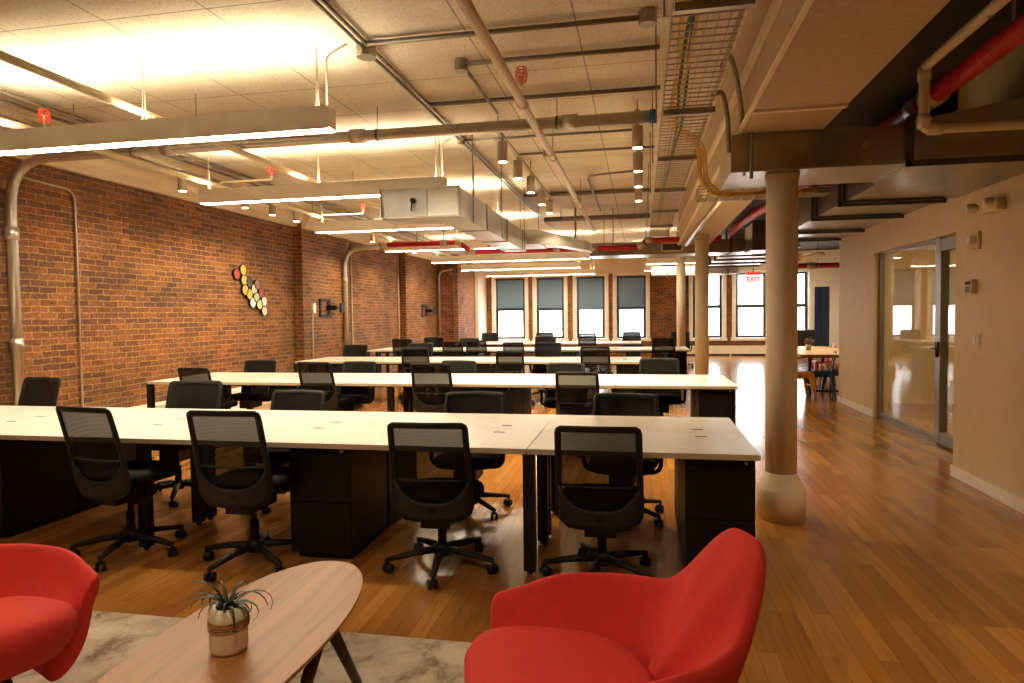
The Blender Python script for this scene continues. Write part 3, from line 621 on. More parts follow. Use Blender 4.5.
# cross duct at the first column
d = thing('air_duct', 'brown steel duct crossing over the nearest column toward the right wall', 'air duct', (1.2, 4.93, 2.48))
bxm(-.57, 0, .01, .56, .68, .265).build('run', M['galvd'], d)
MB().hexa([(.56, 0, 0), (1.53, 0, 0), (1.53, 1.6, 0), (.56, .68, 0)], [(.56, 0, .28), (1.53, 0, .44), (1.53, 1.6, .44), (.56, .68, .28)]).build('tapered_section', M['galvd'], d)
m = MB(); m.box(.55, -.025, -.02, .575, 0, .31); m.box(.55, -.025, -.02, 1.53, .0, .02); m.box(.575, -.012, .02, .6, 0, .3); m.build('flange', M['flange'], d)
m = MB(); m.box(-.575, -.01, 0, -.565, .69, .28); m.box(-.57, -.008, 0, .56, 0, .012); m.build('edge_angle', M['wire'], d)
MB().lathe([(.022, -.02), (.022, 0)], c=(.3, 0, .14), n=12, axis='y').build('test_plug', M['brass'], d)
MB().tube([(-.44, -.02, -.05), (-.44, -.02, .97)], .013, 8).build('hanger_rod', M['conduit'], d)
for sx in (-.47, -.30): MB().lathe([(.012, -.02), (.012, 0)], c=(sx, .1, .01), n=8).build('nut', M['brass'], d)
# wide duct along the right wall
d = thing('air_duct', 'wide ribbed steel duct under the ceiling along the right wall', 'air duct', (2.65, 6.6, 2.67))
bxm(-.5, 0, 0, .53, 5.1, .5).build('run', M['galvd'], d)
def rib(y, k=1.0):
    m = MB(); m.box(-.54, y, -.04, .52 * k, y + .05, 0); m.box(-.54, y, -.04, -.5, y + .05, .54)
    m.box(-.53, y - .12, -.02, .45 * k, y - .08, 0); m.box(-.53, y - .12, -.02, -.5, y - .08, .5); m.build('rib', M['flange'], d)
for y in (1.2, 2.35, 3.8, 4.95): rib(y)
d = thing('air_duct', 'farther ribbed duct under the ceiling before the right hand windows', 'air duct', (2.3, 13.6, 2.72))
bxm(-.6, 0, 0, .7, 5.0, .4).build('run', M['galv'], d)
for xx in (-.62, .72): MB().tube([(xx, 2.2, .2), (xx, 2.2, CEIL + .1 - 2.72)], .008, 6).build('hanger_rod', M['conduit'], d)
for y in (.3, 1.3, 2.4, 3.6, 4.7):
    m = MB(); m.box(-.64, y, -.035, .74, y + .05, 0); m.box(-.64, y, -.035, -.6, y + .05, .43); m.build('rib', M['flange'], d)
# hoses from the tray to the cross duct
pipe('flexible_conduit', 'dark flexible conduit hanging down the beam face, the nearer one', 'pipe', [(.462, 4.0, 2.90), (.52, 4.15, 3.03), (.60, 4.45, 2.99), (.67, 4.72, 2.83), (.675, 4.75, 2.78)], .016, M['conduit'], rad=.2, n=8)
pipe('flexible_conduit', 'dark flexible conduit bending down to the cross duct corner', 'pipe', [(.462, 4.5, 2.90), (.53, 4.62, 2.96), (.585, 4.78, 2.86), (.61, 4.905, 2.62)], .016, M['conduit'], rad=.1, n=8)
# cable tray
def tray(label, x0, x1, y0, y1, z, along='y'):
    t = thing('cable_tray', label, 'cable tray', (x0, y0, z))
    m = MB(); W, Ln = x1 - x0, y1 - y0; r_ = .0035
    def bar(a, b): 
        a = Vector(a); b = Vector(b); m.box(min(a.x, b.x) - r_, min(a.y, b.y) - r_, min(a.z, b.z) - r_, max(a.x, b.x) + r_, max(a.y, b.y) + r_, max(a.z, b.z) + r_)
    if along == 'y':
        for k in range(7): bar((W * k / 6, 0, 0), (W * k / 6, Ln, 0))
        for s_ in (0, W):
            for zz in (.03, .055): bar((s_, 0, zz), (s_, Ln, zz))
        for k in range(int(Ln / .085)):
            y = k * .085; bar((0, y, -.006), (W, y, -.006)); bar((0, y, 0), (0, y, .055)); bar((W, y, 0), (W, y, .055))
    else:
        for k in range(4): bar((0, Ln * k / 3, 0), (W, Ln * k / 3, 0))
        for s_ in (0, Ln):
            for zz in (.05, .1): bar((0, s_, zz), (W, s_, zz))
        for k in range(int(W / .09)):
            x = k * .09; bar((x, 0, 0), (x, Ln, 0)); bar((x, 0, 0), (x, 0, .1)); bar((x, Ln, 0), (x, Ln, .1))
    m.build('wire_basket', M['wire'], t); return t
tr = tray('long wire basket cable tray under the ceiling left of the beam', .15, .46, -.5, 12.0, 2.85)
for y in (3.02, 4.56, 5.9, 7.4, 8.9, 10.4):
    m = MB(); m.box(.0, y + .5 - .02, -.05, .33, y + .5 + .02, -.012); m.build('strut', M['galvd'], tr)
    MB().tube([(-.045, y + .5, -.06), (-.045, y + .5, CEIL - 2.85)], .005, 6).build('threaded_rod', M['conduit'], tr)
tray('short crosswise wire cable tray behind the cross duct', .47, 1.5, 5.76, 5.93, 2.45, 'x')
def cable(name, label, pts, r, mat, grp): 
    tag(MB().tube(bend(pts, .12), r, 6).build(name, mat), label, 'cable', grp)
for k, (xx, dz) in enumerate([(.20, .012), (.225, .014), (.25, .016), (.215, .03)]):
    lb = ['leftmost yellow cable lying in the long cable tray', 'yellow cable lying in the cable tray, second from its left edge', 'yellow cable in the cable tray beside the green ones', 'yellow cable lying on top of the others in the tray'][k]
    pts = [(xx + .1, -.4, 2.85 + dz)] + [(xx + .02 * math.sin(y * 1.7 + k), y, 2.85 + dz) for y in (1.5, 2.6, 3.4, 4.2, 5.0)] + [(.40 + .02 * k, 5.55, 2.87 + dz), (.47 + .022 * k, 5.76, 2.84), (.48 + .022 * k, 5.80 + .012 * k, 2.6), (.60 + .03 * k, 5.80 + .03 * k, 2.468 + .012 * k), (1.42, 5.80 + .03 * k, 2.468 + .012 * k)]
    cable('yellow_cable', lb, pts, .008, M['yellowc'], 'yellow cables')
for k, (xx, dz) in enumerate([(.285, .014), (.30, .02)]):
    pts = [(xx + .02, -.4, 2.85 + dz)] + [(xx - .03 * (y > 2) + .03 * math.sin(y * 1.3 + k), y, 2.85 + dz) for y in (1.5, 2.6, 3.4, 4.2, 5.0, 7, 9, 11.5)]
    cable('green_cable', ['green cable lying in the middle of the cable tray, left strand', 'green cable lying in the middle of the cable tray, right strand'][k], pts, .011, M['greenc'], 'green cables')
# exit sign
e = thing('exit_sign', 'hanging red EXIT sign in front of the second right hand window', 'exit sign', (2.68, 17.0, 2.2))
bxm(-.17, -.03, .2, .17, .03, .26).build('housing', M['exit'], e, bevel=.005); bxm(-.17, -.008, -.03, .17, .008, .2).build('panel', M['exitpanel'], e)
MB().tube([(0, 0, .26), (0, 0, .55)], .01, 6).build('stem', M['conduit'], e)
cu = bpy.data.curves.new('EXIT', 'FONT'); cu.body = 'EXIT'; cu.size = .155; cu.align_x = 'CENTER'; cu.extrude = .004; cu.offset = .004
tmp = bpy.data.objects.new('tmp', cu); C.objects.link(tmp); dg = bpy.context.evaluated_depsgraph_get()
me = bpy.data.meshes.new_from_object(tmp.evaluated_get(dg)); bpy.data.objects.remove(tmp)
lt = bpy.data.objects.new('lettering', me); C.objects.link(lt); me.materials.clear(); me.materials.append(M['exit']); lt.parent = e; lt.rotation_euler = (PI / 2, 0, 0); lt.location = (0, -.013, .04)
NEAR = {0: [(-3.24, -9, .045), (-2.325, 2, .045), (-1.17, 3, -.02), (-.225, 0, -.022)],
        1: [(-5.12, -6, -.01), (-3.58, -8, .06), (-2.25, 0, .05), (-.65, -2, -.04)],
        2: [(-3.68, 8, .04), (-2.06, 0, -.01), (-.69, -3, .06)],
        3: [(-5.2, 5, .06), (-4.04, 3, 0), (-3.5, 0, .02), (-2.68, 0, -.02), (.45, 0, .06)],
        4: [(-1.37, 0, .06)]}
FAR = {0: [(-5.50, 170, .05), (-3.83, 185, .03), (-2.88, 178, -.045), (-1.31, 182, -.045), (-.14, 176, -.045)],
       1: [(-5.35, 180, -.03), (-3.84, 180, -.045), (-2.43, 177, -.03), (-.965, 181, -.06), (.24, 183, .0)],
       2: [(-5.45, 180, .03), (-4.12, 180, .06), (-1.68, 180, .06)],
       3: [(-5.0, 180, .05), (-4.1, 180, .02), (-2.23, 180, .06)],
       4: [(-4.33, 180, .06), (-2.72, 180, .06), (-.26, 180, .06), (1.06, 180, .06)]}
# ------------------------------------------------------------------ desks
DM = 1.27
ROWS = [(3.70, .625, -6.3), (7.13, .98, -5.97), (10.58, 0.0, -5.92), (14.12, .99, -6.1), (17.4, 0.0, -5.0)]
ROWN = ['front', 'second', 'third', 'fourth', 'farthest']
PLACE = ['at the aisle end', 'second from the aisle', 'third from the aisle', 'fourth from the aisle', 'fifth from the aisle', 'at the brick wall end']
def desk(xl, xr, y0, side, label, group, leg_l, leg_r):
    cx = (xl + xr) / 2; hw = (xr - xl) / 2 - .002
    d = thing('desk', label, 'desk', (cx, y0, 0), group=group)
    top = bxm(-hw, 0, .703, hw, .645, .735).build('tabletop', M['desk'], d, bevel=.002)
    e = MB(); 
    if side == 0: e.box(-hw, -.0015, .7035, hw, .0, .7335)
    else: e.box(-hw, .645, .7035, hw, .6465, .7335)
    if leg_r == 'end': e.box(hw, 0, .7035, hw + .0015, .645, .7335)
    e.build('edge_band', M['edge'], d)
    bxm(-hw + .08, .3, .66, hw - .08, .34, .703).build('support_rail', M['black'], d)
    for on, sx in ((leg_l, -hw + .0), (leg_r == 'leg', hw)):
        if not on: continue
        a = sx + .006 if sx < 0 else sx - .04
        for yy in (.04, .56):
            bxm(a - .034, yy - .03, .02, a + .034, yy + .03, .703).build('leg', M['black'], d)
            MB().lathe([(.018, 0), (.018, .02)], c=(a, yy, 0), n=10).build('foot', M['black'], d)
    g = bxm(hw - .30, .50 if side == 0 else .10, .735, hw - .23, .515 if side == 0 else .115, .737)
    g.build('cable_slot', M['greyp'], d)
def pedestal(x, y, label, group, rz=0, w=.40, fr=1):
    p = thing('drawer_pedestal', label, 'cabinet', (x, y, 0), rz, group)
    bxm(-w / 2, .02, .04, w / 2, .6, .70).build('body', M['ped'], p, bevel=.003); bxm(-w / 2 + .03, .05, 0, w / 2 - .03, .57, .04).build('plinth', M['black'], p)
    for z0, z1 in ((.045, .36), (.366, .655)):
        dr = bxm(-w / 2 + .002, .0, z0, w / 2 - .002, .02, z1).build('drawer', M['ped'], p, bevel=.003)
        bxm(-w / 2 + .01, -.006, z1 - .012, w / 2 - .01, .0, z1 - .004).build('pull', M['black'], dr)
    MB().lathe([(.008, -.004), (.008, .02)], c=(w / 2 - .05, 0, .68), n=8, axis='y').build('lock', M['emt'], p)
for k, (y0, xr, xl) in enumerate(ROWS):
    seams = []; x = xr
    while x > xl + .3: seams.append(x); x -= DM
    seams.append(xl)
    for side in (0, 1):
        yy = y0 + side * .652; sd = ('near side', 'far side')[side]
        for j in range(len(seams) - 1):
            last = j == len(seams) - 2
            pl = PLACE[-1] if last else PLACE[j]
            if k == 0 and last: pl = 'cut off by the left picture edge'
            desk(seams[j + 1], seams[j], yy, side, 'white bench desk, %s of the %s row, %s' % (sd, ROWN[k], pl), 'bench desks of the %s row' % ROWN[k], (j % 2 == 0 and not last) or last, 'end' if j == 0 else '')
        for j in range(0, len(seams) - 1, 2):
            px = seams[j] - (.205 if j == 0 else .03)
            if any(abs(c[0] - px) < .37 for c in (NEAR, FAR)[side][k]): continue
            w = .37 if j == 0 else .40
            pn = ['at the aisle end', 'in the middle', 'toward the brick wall'][j // 2]
            pedestal(px, yy + (.03 if side == 0 else .615), 'black drawer pedestal, %s of the %s desk row, %s' % (sd, ROWN[k], pn), 'black drawer pedestals', 0 if side == 0 else PI, w)

# ------------------------------------------------------------------ office chairs
BW = 1.0
def yb(z): return -.215 - .115 * max(0, (z - .40) / .52) ** 1.25
def hwid(z):
    t = (z - .372) / .548
    return .222 - .012 * max(0, t) + (-.0 if t > .17 else -.095 * (1 - math.sqrt(max(0, 1 - (1 - max(t, 0) / .17) ** 2))))
def backp(x, z, off=0): return (x * BW, yb(z) + off - .0 + .035 * (x / .22) ** 2, z)
def make_chair(arms):
    t = thing('office_chair', '', 'chair')
    # star base, casters
    b = MB(); b.lathe([(.045, .075), (.05, .09), (.05, .13), (.03, .15)], n=14)
    for k in range(5):
        a = -PI / 2 + k * 2 * PI / 5; ca, sa = math.cos(a), math.sin(a)
        b.tube([(.03 * ca, .03 * sa, .115), (.16 * ca, .16 * sa, .105), (.33 * ca, .33 * sa, .078)], [.028, .025, .017], 8, flat=.8)
    b.build('star_base', M['blackp'], t)
    for k in range(5):
        a = -PI / 2 + k * 2 * PI / 5; ca, sa = math.cos(a), math.sin(a)
        c = MB(); ox, oy = .33 * ca, .33 * sa; c.tube([(ox, oy, .085), (ox, oy, .045)], .011, 6)
        r2 = a + (.9 if k % 2 else 2.0); u = Vector((math.cos(r2), math.sin(r2), 0)); cc = Vector((ox, oy, .028)) + Vector((-u.y, u.x, 0)) * .012
        for s_ in (-1, 1): c.tube([cc + u * s_ * .008, cc + u * s_ * .025], .028, 14)
        c.build('caster', M['blackp'], t)
    g = MB(); g.lathe([(.027, .12), (.027, .27)], n=12); g.lathe([(.016, .27), (.016, .40)], n=10); g.build('gas_column', M['black'], t)
    m = MB(); m.box(-.085, -.17, .305, .085, .12, .425); m.tube([(.09, .02, .395), (.21, .04, .40)], .008, 6); m.build('tilt_mechanism', M['blackp'], t, bevel=.01)
    # seat
    rings = [sup(.24 * s_, .235 * s_, 3.2, 32, 0, .03, z) for s_, z in ((.55, .425), (.93, .43), (1.0, .452), (1.0, .475), (.95, .495), (.75, .503), (.3, .50))]
    MB().loft(rings).build('seat', M['blackf'], t)
    # back frame: closed loop
    pts = []
    zs = [.379 + .521 * i / 14 for i in range(15)]
    right = [(hwid(z), z) for z in zs]
    loop = [(0, .372), (.06, .372)] + [p for p in right] + [(.206, .914), (.196, .921), (0, .924)]
    loop = loop + [(-x, z) for x, z in reversed(loop[1:-1])]
    MB().tube([backp(x, z) for x, z in loop], .019, 8, closed=True, up=(0, 1, 0), flat=.6).build('back_frame', M['blackp'], t)
    rows = []
    for i in range(15):
        z = .47 + .448 * i / 14; h = hwid(z) - .006; rows.append([backp(h * j / 5, z, .004) for j in range(-5, 6)])
    MB().grid(rows).build('back_mesh', M['meshd' if arms else 'mesh'], t)
    # lower back shell with a scooped upper edge
    rows = []
    for j in range(-8, 9):
        u = j / 8; row = []
        for i in range(7):
            zt = .465 + .14 * abs(u) ** 3
            z = .375 + (zt - .375) * i / 6; row.append(backp(hwid(z) * u * .995, z, -.006))
        rows.append(row)
    MB().grid(rows).build('back_shell', M['greyp'], t, solid=.016)
    l = MB(); l.tube([backp(hwid(.6) * u, .60, .012) for u in (-.95, -.5, 0, .5, .95)], .02, 8, flat=.35); l.build('lumbar_support', M['blackp'], t)
    s_ = MB(); s_.tube([(0, -.10, .40), (0, -.2, .405), (0, yb(.46) - .012, .455)], [.035, .032, .022], 8); s_.build('back_bracket', M['blackp'], t)
    if arms:
        for sx in (-1, 1):
            a = MB(); a.tube(bend([(sx * .10, .03, .405), (sx * .275, .03, .415), (sx * .285, .02, .61)], .06), .017, 8); ar = a.build('armrest', M['blackp'], t)
            bxm(sx * .285 - .035, -.12, .61, sx * .285 + .035, .13, .635).build('arm_pad', M['blackp'], ar, bevel=.012)
    return t
proto = [make_chair(False)]; BW = 1.1; proto.append(make_chair(True))
used = [False, False]
def chair(kind, x, y, rz, lift, label, group):
    if not used[kind]: o = proto[kind]; used[kind] = True
    else: o = copy_tree(proto[kind])
    o.location = (x, y, 0); o.rotation_euler = (0, 0, rz); o['label'] = label; o['group'] = group
    for ch in o.children:
        if ch.name.split('.')[0] in ('star_base', 'caster'): ch.rotation_euler.z = (x * 7.3 + y * 3.1) % 1.2 - .6
    if True:
        for ch in o.children:
            if ch.name.split('.')[0] in ('seat', 'back_frame', 'back_mesh', 'back_shell', 'lumbar_support', 'back_bracket', 'armrest', 'tilt_mechanism'): ch.location.z = lift
R = math.radians
cnt = ['leftmost', 'second from left', 'third from left', 'fourth from left', 'fifth from left', 'sixth from left']
for k in NEAR:
    n = len(NEAR[k])
    for i, (x, a, lf) in enumerate(NEAR[k]):
        chair(0, x, ROWS[k][0] + ((-.02, -.07)[i] if k == 0 and i < 2 else .05), R(a), lf, 'black mesh chair at the near side of the %s desk row, %s' % (ROWN[k], cnt[i] if n > 1 else 'the only one'), 'chairs on the near side of the desk rows')
    n = len(FAR[k])
    for i, (x, a, lf) in enumerate(FAR[k]):
        chair(1, x, ROWS[k][0] + 1.19, R(a), lf - .015, 'black chair facing the camera beyond the %s desk row, %s' % (ROWN[k], cnt[i]), 'chairs on the far side of the desk rows')

# ------------------------------------------------------------------ lounge corner
rg = thing('rug', 'mottled grey beige rug under the coffee table and the red armchairs', 'rug', (-2.5, 1.3, 0))
bxm(-2.2, -1.2, .001, 2.2, 1.57, .012).build('pile', M['rug'], rg, bevel=.004)
rg.location = (-2.35, 1.3, 0)
def sstep(a, b, x):
    t = min(1, max(0, (x - a) / (b - a))); return t * t * (3 - 2 * t)
def make_armchair(label):
    t = thing('armchair', label, 'armchair', group='red lounge armchairs')
    half = [(.335, .26), (.338, .13), (.325, -.02), (.285, -.16), (.21, -.275), (.115, -.34), (0, -.36)]
    cp = half + [(-x, y) for x, y in reversed(half[:-1])]
    path = []
    for i in range(len(cp) - 1):
        p0, p1, p2, p3 = [Vector(cp[min(max(i + q, 0), len(cp) - 1)]) for q in (-1, 0, 1, 2)]
        for q in range(4):
            u = q / 4; path.append(tuple(.5 * (2 * p1 + (p2 - p0) * u + (2 * p0 - 5 * p1 + 4 * p2 - p3) * u * u + (3 * p1 - p0 - 3 * p2 + p3) * u ** 3)))
    path.append(cp[-1])
    rings = []; n = len(path)
    for i, (x, y) in enumerate(path):
        a = Vector(path[max(i - 1, 0)]); b = Vector(path[min(i + 1, n - 1)]); d = (b - a).normalized(); nx, ny = d.y, -d.x
        if x * nx + y * ny < 0: nx, ny = -nx, -ny
        bump = (1 - sstep(.05, .215, abs(x))) if y < -.05 else 0
        h = .552 + .23 * bump - .045 * sstep(.02, .26, y)
        ln = .04 + .085 * bump; th = .030
        def P(o, z): return (x + nx * o, y + ny * o, z)
        lw = lambda z: ln * max(0, (z - .38) / (h - .38))
        rings.append([P(-.16 - .09 * bump, .30), P(-.125 - .07 * bump, .37), P(lw(h - .10) - .05 - .02 * bump, h - .10), P(lw(h - .035) - .022, h - .032), P(ln + .004, h), P(lw(h - .03) + .036, h - .035), P(lw(h - .10) + .042, h - .10), P(.035, .40), P(.012, .26), P(-.045, .16), P(-.13, .10), P(-.14, .20)])
    def endcap(r0, dy):
        cy = sum(q[1] for q in r0) / len(r0); cx = sum(q[0] for q in r0) / len(r0); cz = sum(q[2] for q in r0) / len(r0)
        return [[(cx + (q[0] - cx) * s_, q[1] + dy * e, cz + (q[2] - cz) * (.5 + .5 * s_)) for q in r0] for s_, e in ((.92, .5), (.6, .85), (.1, 1.))]
    rings = list(reversed(endcap(rings[0], .05))) + rings + endcap(rings[-1], .05)
    sh = MB(); n = len(rings[0]); vs = [q for r in rings for q in r]; fs = []
    for i in range(len(rings) - 1):
        for j in range(n): fs.append((i * n + j, i * n + (j + 1) % n, (i + 1) * n + (j + 1) % n, (i + 1) * n + j))
    fs.append(tuple(range(n))); fs.append(tuple((len(rings) - 1) * n + j for j in range(n)))
    sh.add(vs, fs, True); sh.build('shell', M['redfab'], t, subsurf=2)
    rings = [[(q[0] * (1 + .55 * q[1]), q[1], q[2] + .09 * (q[1] - .35)) for q in sup(.275 * s_, .29 * s_, 2.7, 44, 0, .135 + yo, z + .012 + .08 * (s_ * .0))] for s_, z, yo in ((.2, .425, 0), (.6, .424, 0), (.84, .418, 0), (.95, .402, .005), (1.0, .37, .01), (1.0, .33, .01), (.95, .28, 0), (.86, .24, -.01), (.6, .215, -.02), (.2, .21, -.02))]
    MB().loft(rings).build('seat_cushion', M['redfab'], t)
    for sx in (-1, 1):
        for sy in (-1, 1): MB().tube([(sx * .12, sy * .11 - .03, .15), (sx * .16, sy * .15 - .03, 0)], [.02, .012], 10).build('leg', M['darkwood'], t)
    return t
ac = make_armchair('red wool armchair at the lower middle, facing left with its high back to the right')
ac.location = (-.115, 2.045, .012); ac.rotation_euler = (0, 0, R(112)); 
ac2 = copy_tree(ac); ac2.location = (-2.51, 1.97, .012); ac2.rotation_euler = (0, 0, R(-114)); ac2['label'] = 'red wool armchair cut off by the left picture edge, left of the coffee table'
# coffee table
ct = thing('coffee_table', 'oval light walnut coffee table with slanted dark legs on the rug', 'coffee table', (-1.33, 1.95, .012))
rings = [sup(.295 * s_, .745 * s_, 2.15, 64, 0, 0, z) for s_, z in ((.90, .372), (.985, .392), (1.0, .400), (1.0, .406), (.995, .408))]
MB().loft(rings, smooth=False).build('tabletop', M['table'], ct)
for sx in (-1, 1):
    for sy in (-1, 1): MB().tube([(sx * .21, .22 + sy * .02, .38), (sx * .25, .08 + sy * .36, 0)], [.024, .016], 12).build('leg', M['darkwood'], ct)
for sy in (-1, 1): bxm(-.20, .22 - .02 + sy * .045, .345, .20, .22 + .02 + sy * .045, .376).build('cross_rail', M['darkwood'], ct)
# potted plant
pl = thing('potted_plant', 'small spiky plant in a cream ceramic pot with a woven band on the coffee table', 'potted plant', (-1.325, 1.905, .42))
MB().lathe([(.046, 0), (.055, .004), (.059, .015), (.060, .10), (.060, .118), (.055, .138), (.044, .148), (.038, .146), (.040, .13), (.044, .12)], n=36).build('pot', M['pot'], pl)
b_ = MB()
for zz in (.080, .089, .098, .107): b_.lathe([(.059, zz - .0045), (.0635, zz - .002), (.0635, zz + .002), (.059, zz + .0045)], n=36)
b_.build('woven_band', M['band'], pl)
MB().lathe([(.0, .128), (.040, .130)], n=20).build('soil', M['soil'], pl)
lf = MB()
rnd = random.Random(5)
for k in range(22):
    a = k * 2.399; el = .75 + .65 * rnd.random(); ln = .085 + .07 * rnd.random() + .05 * (k % 4 == 0)
    ca, sa = math.cos(a), math.sin(a); w0 = .0075; rows = []
    px, pz, an = .008, .128, el
    for i in range(9):
        s_ = i / 8; w_ = w0 * (1 - s_) ** .7 + .0004
        rows.append([(px * ca - sa * w_ * u, px * sa + ca * w_ * u, pz + abs(u) * w_ * .5) for u in (-1, 0, 1)])
        px += math.cos(an) * ln / 8; pz += math.sin(an) * ln / 8; an -= (.16 + .24 * (1.4 - el)) * (.5 + s_) * 1.7
    lf.grid(rows)
lf.build('foliage', M['leaf'], pl, solid=.0012)

# ------------------------------------------------------------------ brick wall decorations
cols = [('dark red', (.30, .025, .015)), ('golden yellow', (.75, .42, .06)), ('olive green', (.38, .36, .06)), ('dark brown', (.05, .03, .02)), ('orange', (.78, .36, .05)), ('deep yellow', (.70, .40, .03)),
        ('pale pink', (.85, .52, .38)), ('grey brown', (.25, .14, .09)), ('brick red', (.32, .03, .02)), ('sage green', (.40, .52, .33)), ('white', (.8, .76, .72)), ('pale yellow', (.85, .66, .30)), ('off white', (.82, .76, .72)), ('blush pink', (.86, .60, .52))]
pos = [(9.942, 2.232), (10.125, 2.312), (10.146, 2.141), (10.299, 2.114), (10.167, 1.978), (10.289, 1.909), (10.435, 1.996), (10.532, 2.08), (10.653, 1.941), (10.496, 1.856), (10.383, 1.765), (10.585, 1.738), (10.733, 1.789), (10.735, 1.625)]
for (cn, c), (y, z) in zip(cols, pos):
    dk = thing('wall_disc', '%s disc with a black rim in the cluster on the brick wall' % cn, 'wall decoration', (-6.6, y, z), group='coloured discs on the brick wall')
    MB().lathe([(.088, .0), (.094, .01), (.094, .04), (.088, .045), (.084, .045), (.082, .035)], n=26, axis='x').build('rim', M['black'], dk)
    MB().lathe([(.083, .02), (.083, .038)], n=26, axis='x').build('face', plain('disc_' + cn.replace(' ', '_'), c, .5), dk)
def bracket(x, y, z, label):
    t = thing('television_bracket', label, 'wall bracket', (x, y, z), group='empty television wall brackets')
    m = MB(); m.box(0, -.36, -.19, .03, -.30, .19); m.box(0, -.36, .14, .03, .12, .19); m.box(0, -.36, -.19, .03, .12, -.14); m.box(0, .06, -.19, .03, .12, .19); m.build('wall_plate', M['black'], t)
    m = MB(); m.box(.03, -.05, -.14, .06, .25, -.10); m.box(.03, -.05, .08, .06, .25, .12); m.build('crossbar', M['greyp'], t)
    m = MB(); m.box(.03, -.1, -.05, .24, -.02, .05); m.box(.2, -.08, -.03, .26, .16, .03); m.build('swing_arm', M['black'], t); bxm(.24, .08, -.1, .28, .22, .1).build('screen_plate', M['greyp'], t)
bracket(-6.423, 12.85, 1.69, 'empty black television wall bracket on the nearer brick pilaster')
bracket(-6.423, 19.25, 1.65, 'empty black television wall bracket on the farther brick pilaster')
ob = thing('outlet_box', 'white outlet box with a thin pipe below on the nearer brick pilaster', 'outlet box', (-6.42, 12.22, 1.68))
bxm(0, -.05, -.1, .05, .05, .1).build('box', M['white'], ob, bevel=.005); MB().tube([(.02, -.02, -.1), (.02, -.06, -.3), (.02, -.06, -1.68)], .012, 6).build('riser', M['cpipe'], ob)

# ------------------------------------------------------------------ cafe corner
cf = thing('cafe_table', 'long pine topped cafe table with a dark metal frame at the right rear', 'table', (3.1, 12.15, 0))
bxm(-.40, 0, .70, .72, 2.9, .755).build('tabletop', M['cafewood'], cf, bevel=.004); bxm(-.405, -.006, .695, .725, .0, .75).build('edge_band', M['cafeedge'], cf)
for sx in (-.2, .62):
    for yy in (.25, 2.65): bxm(sx - .025, yy - .025, 0, sx + .025, yy + .025, .70).build('leg', M['black'], cf)
for yy in (.25, 2.65): bxm(-.2, yy - .02, .08, .62, yy + .02, .12).build('foot_rail', M['black'], cf)
def cafe_chair(x, y, rz, mat, label, back=True, sh=.45):
    t = thing('cafe_chair' if back else 'cafe_stool', label, 'chair' if back else 'stool', (x, y, 0), R(rz))
    MB().loft([sup(.18 * s_, .18 * s_, 4, 24, 0, 0, z) for s_, z in ((.98, sh - .10), (1.0, sh - .01), (.97, sh), (.6, sh - .004))]).build('seat', mat, t)
    for sx in (-1, 1):
        for sy in (-1, 1): MB().tube([(sx * .15, sy * .15, sh - .02), (sx * .21, sy * .21, 0)], [.062, .018], 4).build('leg', mat, t)
    if back:
        MB().tube(bend([(-.16, -.16, sh), (-.175, -.22, .80), (.175, -.22, .80), (.16, -.16, sh)], .1), .013, 8).build('back_frame', mat, t)
        m = MB(); m.hexa([(-.05, -.165, sh), (.05, -.165, sh), (.05, -.155, sh), (-.05, -.155, sh)], [(-.07, -.222, .8), (.07, -.222, .8), (.07, -.212, .8), (-.07, -.212, .8)]); m.build('splat', mat, t)
    else:
        m = MB(); 
        for sx in (-1, 1): m.box(sx * .185 - .01, -.185, .2, sx * .185 + .01, .185, .22)
        m.build('stretcher', mat, t)
cafe_chair(2.70, 12.3, 5, M['yellow'], 'yellow metal stool under the near end of the cafe table', False, .46)
cafe_chair(3.12, 12.5, 80, M['navy'], 'dark navy metal chair under the cafe table, nearer the yellow stool')
cafe_chair(3.46, 12.75, 95, M['navy'], 'dark navy metal chair under the cafe table, closer to the wall end')
cafe_chair(3.74, 14.9, 90, M['orange'], 'orange metal chair behind the far side of the cafe table')
cafe_chair(3.72, 14.05, 95, M['yellow'], 'yellow metal chair beyond the cafe table beside the orange one')
cafe_chair(3.74, 13.5, 88, M['white'], 'white metal chair beyond the cafe table at the wall end')
pp = thing('potted_plant', 'tiny purple flower pot on the cafe table', 'potted plant', (3.14, 13.5, .755))
MB().lathe([(.045, 0), (.055, .11), (.05, .11), (.045, .09)], n=18).build('pot', M['brass'], pp)
m = MB(); rnd = random.Random(3)
for k in range(40):
    a, e_ = rnd.random() * 6.28, rnd.random() * 1.4; r_ = .05 + .07 * rnd.random()
    p0 = Vector((0, 0, .1)); p1 = p0 + Vector((math.cos(a) * math.cos(e_) * r_, math.sin(a) * math.cos(e_) * r_, math.sin(e_) * r_ * 1.3)); m.tube([p0, p1], [.003, .012], 5)
m.build('foliage', plain('purple_leaf', (.10, .035, .05), .6), pp)
sh = thing('low_cabinet', 'dark low slatted cabinet under the window in the far right corner', 'cabinet', (5.05, 23.55, 0))
bxm(-.45, -.25, .05, .55, .25, .88).build('body', M['greyp'], sh, bevel=.006); bxm(-.42, -.22, 0, .52, .22, .05).build('plinth', M['black'], sh)
m = MB()
for k in range(8): m.box(-.42, -.262, .14 + k * .09, .52, -.25, .17 + k * .09)
m.build('slat', M['black'], sh)
# ------------------------------------------------------------------ daylight, lounge lamps, camera
wd = bpy.data.worlds.new('sky'); sc.world = wd; wd.use_nodes = True
bg = wd.node_tree.nodes['Background']; bg.inputs['Color'].default_value = (.97, .98, 1.0, 1); bg.inputs['Strength'].default_value = SKY
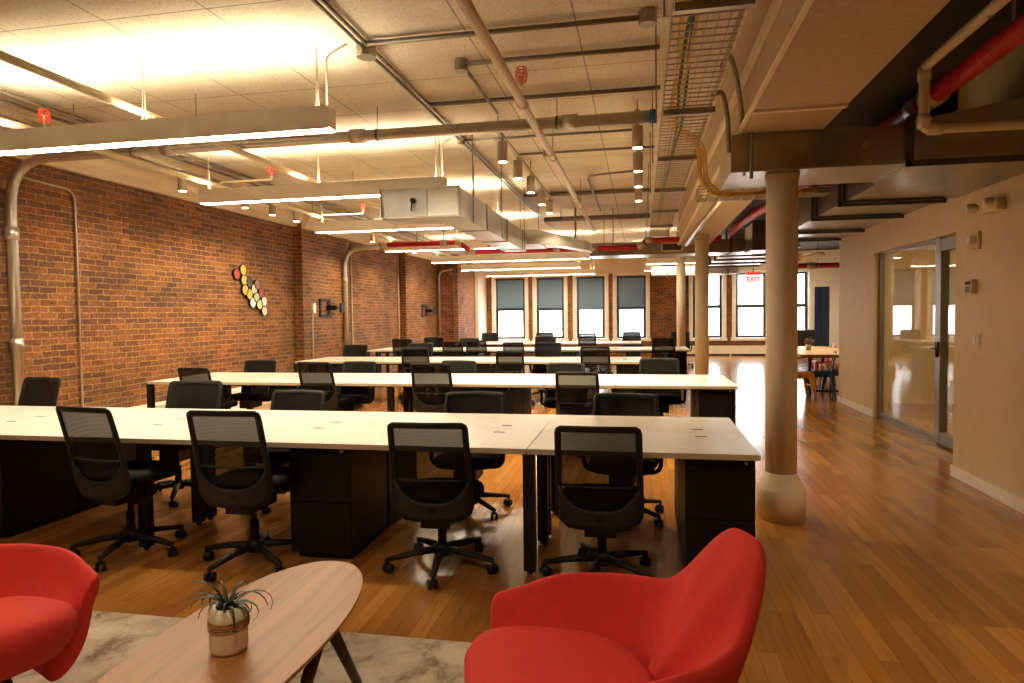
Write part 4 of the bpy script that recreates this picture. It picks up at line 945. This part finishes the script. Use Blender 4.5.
# downlights over the lounge corner, behind and above the camera
for x, y, e in [(-2.2, .9, LOUNGE_E), (-.6, .6, LOUNGE_E), (-3.6, .6, LOUNGE_E * .6), (.2, -.8, LOUNGE_E * .6)]:
    downlight(x, y, 'downlight over the lounge corner, above and behind the camera', 'downlights over the lounge', aim=(x + .2, y + 1.0, .4), e=e)
# ceiling lamp of the glazed office
la = bpy.data.lights.new('office_lamp', 'AREA'); la.energy = 45; la.color = WARM; la.shape = 'RECTANGLE'; la.size = 1.2; la.size_y = .3
lo = bpy.data.objects.new('office_lamp', la); C.objects.link(lo); lo.location = (5.0, 8.6, 2.74)
downlight(2.0, 2.9, 'downlight over the aisle floor, just above the picture edge', 'downlights over the aisle', aim=(2.1, 3.4, 0), e=70, zt=3.55, zl=2.95)
for x, y, lb in ((3.5, 13.4, 'downlight above the cafe table'), (5.2, 16.8, 'added downlight past the cafe table, brightening the white far wall'), (4.2, 20.8, 'added downlight brightening the heater under the right hand windows')):  # last two are added lamps that brighten the far wall and heater
    downlight(x, y, lb, 'cafe downlights', e=260, zt=3.55, zl=3.1, aim={16.8: (6.3, 23.5, .8), 20.8: (4.2, 24, .2)}.get(y))
cam = bpy.data.cameras.new('camera'); co = bpy.data.objects.new('camera', cam); C.objects.link(co); sc.camera = co
cam.sensor_width = 36; cam.sensor_fit = 'HORIZONTAL'; cam.lens = 663.06 / 1024 * 36; cam.clip_start = .05; cam.clip_end = 200
YAW, PIT, ROL = .192562, .0402033, .012437
cy, sy = math.cos(YAW), math.sin(YAW)
f = Vector((-sy * math.cos(PIT), cy * math.cos(PIT), -math.sin(PIT))); r = Vector((cy, sy, 0)); dn = f.cross(r)
cr, sr = math.cos(ROL), math.sin(ROL)
r2 = cr * r + sr * dn; d2 = -sr * r + cr * dn
m = Matrix((r2, -d2, -f)).transposed().to_4x4(); m.translation = (0, 0, 1.5); co.matrix_world = m
vs = sc.view_settings; vs.view_transform = 'Standard'; vs.look = 'None'; vs.gamma = 1; vs.exposure = EXPO; vs.use_curve_mapping = False
cs = sc.cycles; cs.use_denoising = True; cs.max_bounces = 8; cs.diffuse_bounces = 5; cs.glossy_bounces = 4; cs.transparent_max_bounces = 16; cs.sample_clamp_indirect = 6; cs.caustics_reflective = False
